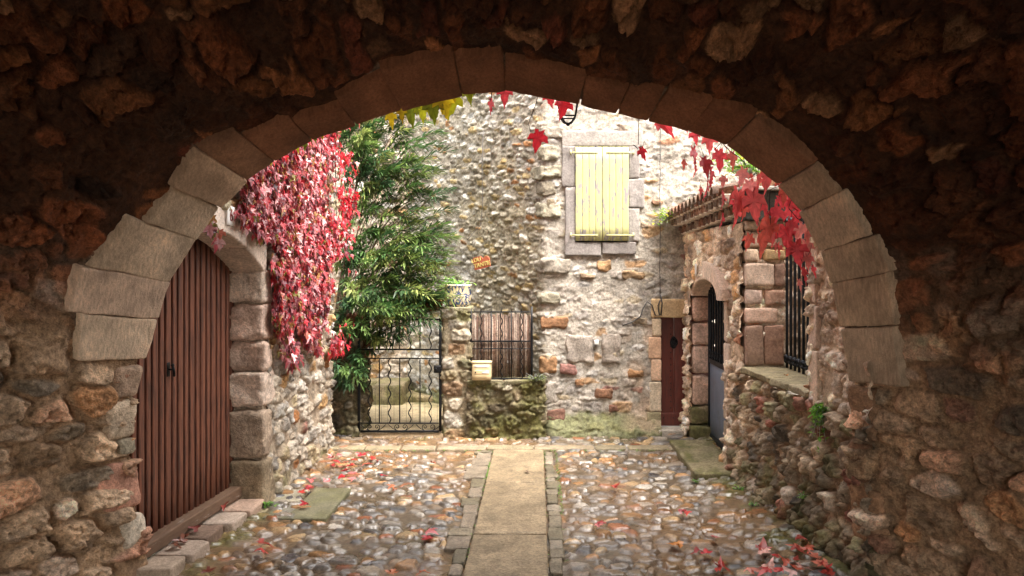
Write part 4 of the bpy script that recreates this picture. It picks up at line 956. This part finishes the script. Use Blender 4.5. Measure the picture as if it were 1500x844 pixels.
# ================================================================== PLANTS
def leaf_lobed():
    """five-lobed creeper leaf, length 1 hanging down -Z, facing -Y, with a folded, drooping blade"""
    rim = [(0, .0), (.16, .12), (.42, .18), (.34, -.06), (.66, -.12), (.82, -.46), (.5, -.36), (.36, -.44), (.3, -.72), (.14, -.82), (0, -1.12)]
    pts = rim+[(-x, z) for x, z in rim[-2:0:-1]]
    return np.array(pts)
LB = leaf_lobed()
class Leaves:
    def __init__(s): s.V = []; s.C = []; s.F = []; s.n = 0
    def lobed(s, p, size, M, col, curl=.3, fold=.3, jag=.06, rng=random, wid=.62, fine=False):
        B = LB
        if fine:
            nx_ = np.roll(LB, -1, 0); B = np.stack([LB, LB*.66+nx_*.34, LB*.3+nx_*.7], 1).reshape(-1, 2); jag *= .5
        k = len(B); q = B.copy(); q = q+np.array([[rng.uniform(-jag, jag), rng.uniform(-jag, jag)] for _ in range(k)])
        q[:, 0] *= wid
        # two rings (mid and rim) round a centre for curvature
        cx = np.array([0, -.3]); mid = cx+(q-cx)*.5
        P = np.vstack([[cx], mid, q]); x, z = P[:, 0], P[:, 1]
        y = -fold*np.abs(x)*.9+curl*((z+.1)**2)*.45+np.r_[np.zeros(k+1), np.array([rng.uniform(-.05, .05) for _ in range(k)])]
        L = np.stack([x, y, z], 1)*size
        L = L@np.array(M).T+np.array(p)
        n0 = s.n; s.V.append(L)
        for i in range(k):
            j = (i+1) % k; s.F.append((n0, n0+1+i, n0+1+j, n0+1+j)); s.F.append((n0+1+i, n0+1+k+i, n0+1+k+j, n0+1+j))
        c = np.tile(np.array(col, float), (len(P), 1)); c[0] = c[0]*.75; c[1:k+1] *= np.array([[rng.uniform(.8, 1.1)] for _ in range(k)]); c[k+1:] *= (1+.15*rng.uniform(-1, 1)); s.C.append(c); s.n += len(P)
    def blade(s, p, d, L, w, col, up, droop=.2):
        """long narrow leaf"""
        d = np.array(d); d = d/np.linalg.norm(d); sd_ = np.cross(d, up); sd_ /= max(np.linalg.norm(sd_), 1e-6); nn = np.cross(sd_, d)
        p = np.array(p); g = np.array([0, 0, -1.])
        V = [p, p+d*L*.35+sd_*w*.5+nn*w*.15+g*droop*L*.08, p+d*L*.35-sd_*w*.5+nn*w*.15+g*droop*L*.08, p+d*L*.36+g*droop*L*.08, p+d*L*.72+sd_*w*.38+nn*w*.1+g*droop*L*.4, p+d*L*.72-sd_*w*.38+nn*w*.1+g*droop*L*.4, p+d*L*.72+g*droop*L*.4, p+d*L+g*droop*L*.8]
        n0 = s.n; s.V.append(np.array(V)); s.F += [(n0, n0+3, n0+1, n0+1), (n0, n0+2, n0+3, n0+3), (n0+1, n0+3, n0+6, n0+4), (n0+3, n0+2, n0+5, n0+6), (n0+4, n0+6, n0+7, n0+7), (n0+6, n0+5, n0+7, n0+7)]
        s.C.append(np.tile(np.array(col), (8, 1))); s.n += 8
    def build(s, name, mat, parent=None):
        V = np.concatenate(s.V); C = np.concatenate(s.C)
        F = [list(dict.fromkeys(f)) for f in s.F]
        return mk(name, V, F, mat, C, parent, True)
def rotm(ax, ay, az): return np.array(Matrix.Rotation(az, 3, 'Z')@Matrix.Rotation(ay, 3, 'Y')@Matrix.Rotation(ax, 3, 'X'))
def L8(*c): return lin(np.array(c)/255.)
def inpoly(x, y, poly):
    r_ = False; j = len(poly)-1
    for i in range(len(poly)):
        xi, yi = poly[i]; xj, yj = poly[j]
        if (yi > y) != (yj > y) and x < (xj-xi)*(y-yi)/(yj-yi)+xi: r_ = not r_
        j = i
    return r_
# --- creeper on the left house: covers the wall between arch and far corner
rng = random.Random(21)
cr_ = thing('red_creeper', 'large crimson creeper with drooping leaves covering the left house wall', 'climbing plant', (-2.25, 7.9, 0))
POLY = [(250, -400), (345, 268), (338, 300), (352, 318), (368, 345), (392, 352), (402, 350), (408, 372), (398, 392), (405, 420), (402, 470), (412, 520), (430, 540), (445, 500), (465, 520), (482, 530), (490, 530), (498, 500), (512, 420), (526, 330), (536, 180), (600, -400)]
lv = Leaves(); cnt = 0
cols = [(L8(160, 58, 66), 16), (L8(176, 80, 88), 18), (L8(124, 58, 68), 12), (L8(186, 124, 130), 16), (L8(168, 92, 76), 8), (L8(150, 110, 60), 7), (L8(120, 110, 50), 4), (L8(96, 46, 56), 8), (L8(206, 156, 156), 12)]
cw_ = [c[1] for c in cols]
for t in range(30000):
    Y = rng.uniform(4.9, 8.62); z = rng.uniform(1.1, 4.6); px = VX-2.2*F_PX/Y; py = VY-(z-CH)*F_PX/Y
    if not inpoly(px, py, POLY): continue
    dn = float(fbm(np.array([Y*1.1]), np.array([z*1.1]), 3., 88, 3)[0]); rt = max(0, (Y-7.7)/.75)
    d2 = float(fbm(np.array([Y*4.]), np.array([z*4.]), 3., 188, 3)[0])
    if rng.random() > .62+4.*(dn-.47)+2.5*(d2-.5)+.5*rt-.75*max(0., min(1., (py-400)/90.)): continue
    if Y > 8.5+.6*(d2-.35) or (z < 1.75 and Y > 8.25 and rng.random() < .75): continue
    off = .04+rng.random()**1.5*(.07+.1*rt)+.03
    if Y > 8.42: off += .0
    c = rng.choices([c[0] for c in cols], cw_)[0]
    if rng.random() < .14+.6*rt: c = rng.choice([L8(190, 44, 56), L8(206, 60, 72), L8(164, 36, 48)])
    c = np.array(c)*rng.uniform(.65, 1.7)
    M_ = rotm(rng.uniform(-.7, .15), rng.uniform(-.6, .6), R(90)+rng.uniform(-.7, .7))
    lv.lobed((LX+off, Y, z), rng.choice([rng.uniform(.035, .06), rng.uniform(.05, .09), rng.uniform(.04, .075)]), M_, c, rng.uniform(.1, .8), rng.uniform(0, .8), rng=rng); cnt += 1
# strands hanging past the door arch and down the wall
for (px, py, n_) in [(302, 332, 1), (309, 335, 3), (316, 325, 3), (320, 345, 4), (402, 372, 3), (404, 385, 4), (415, 480, 3), (417, 505, 2), (423, 500, 3), (486, 500, 5), (488, 515, 4), (412, 430, 5)]:
    Y = 2.22*F_PX/(VX-px)
    for k in range(n_): lv.lobed((-2.22+rng.uniform(-.02, .03), Y+rng.uniform(-.03, .03), CH-(py-VY)*Y/F_PX+rng.uniform(-.05, .05)), rng.uniform(.06, .1), rotm(rng.uniform(-.4, .2), rng.uniform(-.4, .4), R(50)+rng.uniform(-.6, .6)), rng.choice(cols)[0]*rng.uniform(.8, 1.2), .4, .4, rng=rng)
lv.build('foliage', M_leafr, cr_)
m = MB()
for k in range(60):
    Y = rng.uniform(5.6, 8.4); z = rng.uniform(3.6, 4.6); pts = []
    for q in range(rng.randint(8, 30)):
        pts.append((LX+.035+rng.uniform(0, .015), min(max(Y, 5.0), 8.46), z)); Y += rng.uniform(-.05, .06); z -= rng.uniform(.04, .12)
        px, py = VX-2.25*F_PX/Y, VY-(z-CH)*F_PX/Y
        if not inpoly(px, py, POLY): break
    if len(pts) > 2: m.tube(pts, rng.uniform(.002, .006), 5, r2=.0015)
for (px, py0, py1) in [(417, 400, 520), (400, 340, 470), (430, 470, 560)]:
    Y = 2.26*F_PX/(VX-px); m.tube([(LX+.04, Y+rng.uniform(-.02, .02), CH-(y-VY)*Y/F_PX) for y in range(py0, py1, 8)], .003, 5)
m.build('stem', M_vine, cr_)

# --- oleander behind the gate
ol_ = thing('oleander_shrub', 'tall oleander with long narrow green leaves leaning over the iron gate', 'shrub', (-2.2, 9.5, 0))
rng = random.Random(8); lg = Leaves(); st = MB()
BL = [((585, 225), (75, 55), 9.7, .9), ((600, 300), (65, 70), 9.6, 1.1), ((540, 300), (40, 110), 9.5, 1.0), ((560, 400), (70, 60), 9.3, 1.0), ((615, 400), (55, 50), 9.2, .75), ((530, 470), (45, 50), 8.85, .6), ((580, 470), (60, 35), 8.85, .5), ((515, 545), (24, 28), 8.75, .28), ((650, 425), (28, 20), 9.05, .28), ((520, 210), (30, 40), 9.7, .5), ((560, 150), (60, 40), 9.8, .5), ((635, 345), (35, 40), 9.5, .35), ((612, 452), (30, 30), 8.9, .3)]
wts = [b[3] for b in BL]
root = np.array([-2.75, 9.9, .1])
gcols = [L8(52, 82, 48), L8(66, 98, 58), L8(44, 70, 44), L8(84, 112, 66), L8(100, 124, 74), L8(60, 92, 66), L8(118, 134, 84)]
NT = 520
for t in range(NT):
    (bx_, by_), (wx, wy), Yb, _ = rng.choices(BL, wts)[0]
    a = rng.uniform(0, 2*math.pi); rr_ = rng.random()**.5
    Y = Yb+rng.uniform(-.35, .35); px, py = bx_+wx*rr_*math.cos(a), by_+wy*rr_*math.sin(a)
    e = np.array(W(px, py, Y)); s0 = root+np.array([rng.uniform(-.15, .15), rng.uniform(-.1, .1), 0])
    # stem arcs up then out; keep the outer part as the leafy twig
    ctrl = np.array([s0[0]*.45+e[0]*.55, s0[1]*.5+e[1]*.5, max(e[2]+rng.uniform(.0, .25), .5+e[2]*.6)])
    pts = [(1-q)**2*s0+2*q*(1-q)*ctrl+q*q*e for q in np.linspace(0, 1, 16)]
    if t < 26: st.tube([tuple(p_) for p_ in pts], .012, 5, r2=.004, c=(.1, .08, .05))
    else: st.tube([tuple(p_) for p_ in pts[10:]], .005, 4, r2=.002, c=(.1, .08, .05))
    gc = rng.choice(gcols)*np.array([1.5, 1.35, 1.15]); tw = rng.uniform(.3, .6); tl = np.array(pts[-1])-np.array(pts[-2]); tl /= np.linalg.norm(tl)
    n_ = rng.randint(7, 12); 
    for k in range(n_):
        q = 1-tw*.55*k/n_; p_ = (1-q)**2*s0+2*q*(1-q)*ctrl+q*q*e
        b1 = np.cross(tl, [.2, .1, 1]); b1 /= np.linalg.norm(b1); b2 = np.cross(tl, b1)
        for j in range(3):
            g = 2*math.pi*j/3+k*1.1+rng.uniform(-.3, .3); out_ = b1*math.cos(g)+b2*math.sin(g)
            opening = .25+.75*(k/n_)+rng.uniform(-.15, .25); d = tl*math.cos(opening)+out_*math.sin(opening)
            c = gc*rng.uniform(.7, 1.3)
            lg.blade(p_+out_*.004, d, rng.uniform(.1, .18), rng.uniform(.019, .029), c, [.3, .2, 1], rng.uniform(-.1, .4))
lg.build('foliage', M_leafg, ol_); st.build('stem', M_bark, ol_)

# --- small green plants: generic weed tufts with rounded leaves
def weed(name, label, cat, p, size, n, col, seed, spread=(1, 1, .6), lift=.5, group=None, flowers=0, drop=0, ll=.22):
    rng = random.Random(seed); L = Leaves(); m = MB(); p = np.array(p)
    for i in range(n):
        a = rng.uniform(0, 6.28); r_ = rng.random()**.6; tip = p+size*np.array([spread[0]*r_*math.cos(a), spread[1]*r_*math.sin(a), spread[2]*rng.uniform(.15, 1)-drop*r_*rng.random()*1.4])
        mid = (p+tip)/2+np.array([0, 0, lift*size*.2]); m.tube([tuple(p), tuple(mid), tuple(tip)], .0015, 4)
        for k in range(3):
            q = rng.uniform(.4, 1); b = p*(1-q)+tip*q; d = np.array([rng.uniform(-1, 1), rng.uniform(-1, 1), rng.uniform(-.3, .8)])
            L.blade(b, d, size*rng.uniform(.7, 1.3)*ll, size*rng.uniform(.6, 1.1)*ll*.65, np.array(rng.choice(col))*rng.uniform(.75, 1.25), [0, 0, 1.01], .3)
    t = thing(name, label, cat, tuple(p), group); L.build('foliage', M_weed, t); m.build('stem', M_weed, t)
    return t
GR = [L8(110, 164, 60), L8(90, 140, 50), L8(140, 180, 84)]; YG = [L8(150, 176, 56), L8(120, 150, 50), L8(190, 186, 40), L8(110, 150, 60)]
weed('eave_plant', 'yellow-green plant with yellow flowers spilling off the far end of the tiled eave', 'plant', (1.56, 8.9, 2.62), .24, 46, YG, 1, (1, 1, .6), drop=.5)
weed('eave_plant', 'sprawling green plant lying along the middle of the tiled eave', 'plant', (1.78, 8.1, 2.72), .26, 40, GR+YG, 2, (.5, 1.6, .3), drop=.1)
weed('eave_plant', 'bright green bush growing behind the roof, among the red leaves on the right', 'plant', (2.2, 7.75, 2.95), .42, 110, GR+YG, 3, (1.1, 1, .9), ll=.16)
weed('wall_fern', 'bright green fern growing from the right wall below the window jamb', 'fern', tuple(np.array([RX(5.33)-.05, 5.33, 1.02])), .14, 110, [g*1.3 for g in GR], 4, (.5, .7, .3), drop=1.7, ll=.3)
WD = [((390, 745), .1, 'green weed with round leaves at the foot of the left door jamb'), ((660, 636), .1, 'low green weed at the foot of the gate pier'), ((1082, 718), .07, 'green weed beside the mossy doorstep on the right'), ((1103, 742), .06, 'small green weed at the right wall foot, nearer than the doorstep weed'), ((1190, 738), .06, 'small green tuft rooted low in the right wall'), ((1018, 706), .05, 'tiny green weed in front of the mossy doorstep')]
for i, ((px, py), sz, lab) in enumerate(WD):
    Y = CH*F_PX/(py-VY)*.985; p = W(px, py, Y)
    if px == 1190: p = Vector((RX(5.6)-.05, 5.6, .3))
    weed('wall_weed', lab, 'weed', (p.x, p.y, max(p.z, .03)), sz, 16, GR, 30+i, (1, .8, .6), ll=.4)
weed('wall_weed', 'green tuft on the ledge under the right end of the railing', 'weed', (.0, 8.86, .69), .14, 40, [L8(80, 98, 44), L8(104, 118, 60)], 45, (1, .4, .7), ll=.22)
weed('pot_plant', 'leafy green plant growing out of the blue-stroked glazed pot', 'plant', (-.98, 9.15, 1.8), .22, 40, GR, 46, (1.2, .8, .6), drop=.3, ll=.3)
# moss and grass in the joints of the strip (countless blades)
rng = random.Random(3); L = Leaves()
def tuft(x, y, n_, s_, r_=.03):
    for _ in range(n_):
        a = rng.uniform(0, 6.28); L.blade((x+rng.uniform(-r_, r_), y+rng.uniform(-r_*1.4, r_*1.4), .015), (math.cos(a), math.sin(a), rng.uniform(.3, 1.4)), s_*rng.uniform(.6, 1.2), s_*.28, rng.choice(GR)*rng.uniform(.7, 1.2), [0, 0, 1.01], .5)
for _ in range(46):
    tuft(rng.choice([-.48, -.48, .083, .21])+rng.uniform(-.008, .008), rng.choice([rng.uniform(4.9, 8.25), rng.uniform(6.5, 8.2)]), 5, .022, .01)
for y in np.arange(7.2, 7.75, .03): tuft(-.47, y, 6, .03, .012)
for y in np.arange(6.1, 8.2, .06): tuft(.21, y, 5, .024, .012)
for x in np.arange(-2.0, 1.5, .17): tuft(x+rng.uniform(-.05, .05), 8.26, 8, .035, .025)
o = L.build('joint_grass', M_weed); tag(o, 'thin green grass and moss in the joints along the centre strip', 'grass', kind='stuff')

# --- creeper sprays hanging from the arch edge, outside
def spray(label, stems, leaves, pal, Y0, seed, name='hanging_creeper', cat='creeper', group=None):
    rng = random.Random(seed); t = thing(name, label, cat, tuple(W(*leaves[0][:2], Y0)), group); m = MB()
    for s_ in stems: m = MB(); m.tube([tuple(W(a, b, Y0+dy)) for a, b, dy in s_], .0032, 6, r2=.0022); m.build('stem', M_vine, t)
    if len(leaves) > 20: leaves = leaves+[(a[0]+rng.uniform(-22, 14), a[1]+rng.uniform(-16, 12), a[2]*rng.uniform(.5, .75), rng.uniform(-1.2, 1.2)) for a in leaves if a[0] < 1165][:26]
    for (px, py, sz, *rest) in leaves:
        az = rest[0] if rest else rng.uniform(-.5, .5); L = Leaves(); dy = rng.uniform(-.06, .1)
        s_ = sz*rng.uniform(.75, 1.05)*(Y0+dy)/F_PX/1.15; p = W(px, py-sz*.42, Y0+dy); c = np.minimum(np.array(rng.choice(pal))*rng.uniform(.95, 1.35), .8)
        L.lobed(tuple(p), s_, rotm(rng.uniform(-.25, .25), rng.uniform(-.25, .25)+(rest[1] if len(rest) > 1 else 0), az), c, rng.uniform(.05, .45), rng.uniform(-.2, .7), rng=rng, jag=.07, wid=(.58 if sz > 22 else .45)*rng.uniform(.8, 1.1), fine=True)
        L.build('leaf', M_leafh, t)
        q = Vector(p)+Vector((rng.uniform(-.02, .02), rng.uniform(-.01, .01), rng.uniform(.04, .08))); mq = MB(); mq.tube([tuple(p), tuple((Vector(p)+q)/2+Vector((.006, 0, .004))), tuple(q)], .0016, 5); mq.build('petiole', M_vine, t)
    return t
RED = [L8(212, 52, 62), L8(222, 70, 78), L8(200, 44, 56)]; COR = [L8(218, 96, 96), L8(206, 72, 80), L8(228, 130, 126), L8(208, 98, 86), L8(212, 80, 88)]
YEL = [L8(176, 178, 40), L8(150, 160, 44), L8(196, 170, 36), L8(120, 130, 36)]
spray('row of yellow-green creeper leaves hanging along the left of the arch crown', [[(560, 168, .1), (620, 148, .1), (690, 122, .1)]], [(572, 177, 28), (586, 172, 34), (601, 171, 38), (618, 167, 36), (634, 165, 38), (648, 156, 40), (664, 158, 46), (655, 152, 34), (684, 144, 32), (690, 140, 26), (610, 164, 28), (625, 160, 26)], YEL, 4.98, 1)
spray('small yellow and orange creeper leaves at the arch edge over the red creeper', [], [(420, 222, 22), (432, 214, 24), (446, 208, 26), (460, 202, 22), (470, 200, 18), (395, 238, 18)], YEL+[L8(190, 110, 40)], 4.98, 2)
spray('pair of bright red leaves hanging from the arch crown, left of the lantern', [[(742, 118, .0), (741, 128, 0)], [(722, 125, .05), (720, 145, .05)]], [(740, 143, 36, 0.), (719, 160, 32, 1.0)], RED, 4.98, 3)
spray('two red leaves hanging over the black lantern at the arch crown', [], [(804, 150, 34, -.2), (826, 161, 34, .3), (773, 133, 8)], RED, 5.0, 4)
spray('single red leaf dangling on a long thin stem below the arch crown', [[(789, 128, 0), (786, 150, 0), (779, 168, 0), (774, 182, 0), (778, 194, 0)]], [(790, 209, 36, .1)], RED, 4.98, 5)
spray('dark red leaf hanging from the arch above the right of the yellow shutters', [], [(964, 191, 40, .2, -.5), (1005, 192, 12), (945, 176, 10)], RED, 4.98, 6)
spray('small red leaf dangling right beside the yellow shutters', [[(936, 165, 0), (935, 212, 0)], [(928, 212, 0), (935, 218, 0)]], [(940, 229, 28, -.5)], RED, 4.98, 7)
spray('big cluster of coral-red creeper leaves hanging down the right side of the arch', [[(1052, 200, 0), (1062, 214, 0), (1070, 222, .05), (1082, 230, 0), (1092, 240, 0), (1094, 250, 0), (1088, 258, 0)], [(1092, 228, 0), (1104, 236, .05), (1108, 252, 0), (1096, 262, 0)], [(1142, 262, 0), (1143, 272, 0), (1128, 278, 0), (1127, 300, 0), (1130, 345, 0)], [(1160, 290, 0), (1155, 305, .05), (1168, 320, 0), (1185, 330, .05), (1200, 350, 0), (1198, 362, 0)], [(1060, 205, 0), (1046, 220, 0)]],
      [(1016, 232, 34, .9), (1038, 212, 34), (1030, 246, 32, .4), (1053, 238, 40), (1040, 262, 34, 1.0), (1072, 240, 38), (1060, 270, 26), (1036, 280, 30, 1.3), (1090, 262, 32), (1057, 298, 34, 1.2), (1082, 300, 44, .3), (1102, 305, 54, -.3), (1076, 322, 36, 1.0), (1098, 280, 34), (1112, 268, 28, .8), (1125, 265, 40), (1135, 255, 26), (1150, 292, 36), (1160, 308, 38), (1168, 322, 34), (1176, 345, 36), (1140, 322, 44), (1128, 345, 52), (1112, 360, 42, .6), (1138, 372, 32, .8), (1150, 352, 48), (1165, 375, 44, -.2), (1158, 338, 36), (1180, 368, 34), (1184, 388, 34), (1176, 408, 34, .7), (1186, 325, 30), (1112, 230, 22), (1142, 275, 26), (1190, 400, 22), (1120, 310, 30, .8), (1170, 420, 22), (1182, 352, 28)],
      COR, 4.98, 8)
# ================================================================== FALLEN LEAVES
FP = [('bright red fallen leaf in the pile near the far left house corner', 'leaves piled near the far left corner', [(484, 672), (490, 678), (497, 684), (505, 678), (512, 683), (520, 676), (527, 668), (536, 665), (545, 672), (530, 684), (508, 690), (516, 695), (552, 676), (498, 668), (540, 680), (488, 684)], 1.0, 'r'),
      ('red fallen leaf among the pair just below the far left pile', 'pair below the far left pile', [(502, 700), (563, 697), (513, 703)], 1.0, 'r'),
      ('orange and dark leaf scattered on the left cobbles near the middle', 'leaves scattered on the left cobbles', [(533, 704), (569, 711), (572, 716), (635, 679), (586, 684), (594, 683)], .8, 'o'),
      ('red and pink leaf on the left cobbles beside the wall foot', 'leaves beside the left wall foot', [(455, 706), (448, 718), (452, 716), (480, 704), (442, 722), (444, 740)], .9, 'r'),
      ('leaf in the pale-and-dark pair on the left cobbles in front of the brown door', 'pair before the brown door', [(388, 803), (381, 813)], 1.2, 'p'),
      ('brown curled leaf lying on the step under the big brown door', 'leaves on the brown door step', [(262, 795), (270, 787), (255, 802), (327, 747), (284, 778)], 1.1, 'b'),
      ('leaf in the pink and red pair on the cobbles left of the centre strip', 'pair left of the centre strip', [(625, 790), (634, 782)], 1.1, 'r'),
      ('orange leaf at the near left edge of the cobbles', 'near left edge leaves', [(306, 838), (575, 838), (620, 842)], 1.0, 'o'),
      ('coral or pink leaf in the near right pile at the wall foot', 'leaves piled at the near right wall foot', [(1118, 802), (1122, 810), (1135, 815), (1162, 800), (1170, 808), (1180, 806), (1190, 802), (1200, 826), (1150, 824), (1128, 832), (1142, 838), (1165, 832), (1180, 838), (1208, 830), (1105, 838), (1165, 820), (1190, 815), (1175, 795), (1155, 842), (1210, 842), (1120, 842)], 1.15, 'p'),
      ('leaf in the dark and pale pair left of the near right pile', 'pair left of the near right pile', [(1035, 809), (1052, 832), (1022, 811), (1058, 835)], 1.1, 'r'),
      ('red leaf on the right cobbles between strip and right wall', 'red leaves on the right cobbles', [(882, 768), (878, 769), (1006, 753), (1048, 788), (1000, 751), (904, 714)], .9, 'r')]
SG = [('small dark leaf lying alone on the centre strip near its far end', (771, 692), .7, 'd'), ('large orange-brown leaf lying flat on the cobbles right of the strip', (988, 800), 1.5, 'y'), ('tiny yellow leaf on the ledge under the window grille', None, .5, 'y')]
PALS = {'r': [L8(186, 36, 50), L8(160, 30, 42), L8(200, 110, 110), L8(176, 50, 44)], 'o': [L8(176, 90, 54), L8(190, 110, 70), L8(110, 50, 40), L8(212, 180, 160)], 'p': [L8(212, 120, 96), L8(222, 168, 156), L8(196, 60, 60), L8(206, 96, 70), L8(160, 60, 50)], 'b': [L8(122, 70, 50), L8(150, 66, 56), L8(110, 50, 44)], 'd': [L8(76, 40, 40)], 'y': [L8(190, 120, 50)]}
rng = random.Random(77)
protos = []
def fallen(label, group, p, size, col):
    L = Leaves(); L.lobed((0, 0, 0), 1., np.eye(3), (1, 1, 1), rng.uniform(-.9, .9), rng.uniform(-.9, .9), rng=rng, jag=.1, wid=.75)
    V = np.concatenate(L.V); V[:, 2] += .45
    # lay it down: blade normal up
    V = V[:, [0, 2, 1]]*np.array([1, 1, -1]); V = V*size; V = V-np.array([0, 0, V[:, 2].min()])
    F = [list(dict.fromkeys(f)) for f in L.F]
    o = mk('fallen_leaf', V, F, M_dry, np.tile(np.array(col), (len(V), 1))); o.location = p; o.rotation_euler = (rng.uniform(-.25, .25), rng.uniform(-.25, .25), rng.uniform(0, 6.28)); tag(o, label, 'leaf', group)
def gpt(px, py, z=.03): Y = (CH-z)*F_PX/(py-VY); return Vector(((px-VX)/F_PX*Y, Y, z))
for lab, grp, pts_, sz, kk in FP:
    for (px, py) in pts_:
        z = .115 if kk == 'b' else (.07 if px > 1100 or px < 520 else .04); fallen(lab, grp, gpt(px, py, z), .075*sz*rng.uniform(.8, 1.15), rng.choice(PALS[kk])*rng.uniform(.85, 1.15))
for lab, pt, sz, kk in SG:
    p = gpt(*pt, .035) if pt else Vector((2.1, 6.3, 1.115)); fallen(lab, None, p, .08*sz, PALS[kk][0])
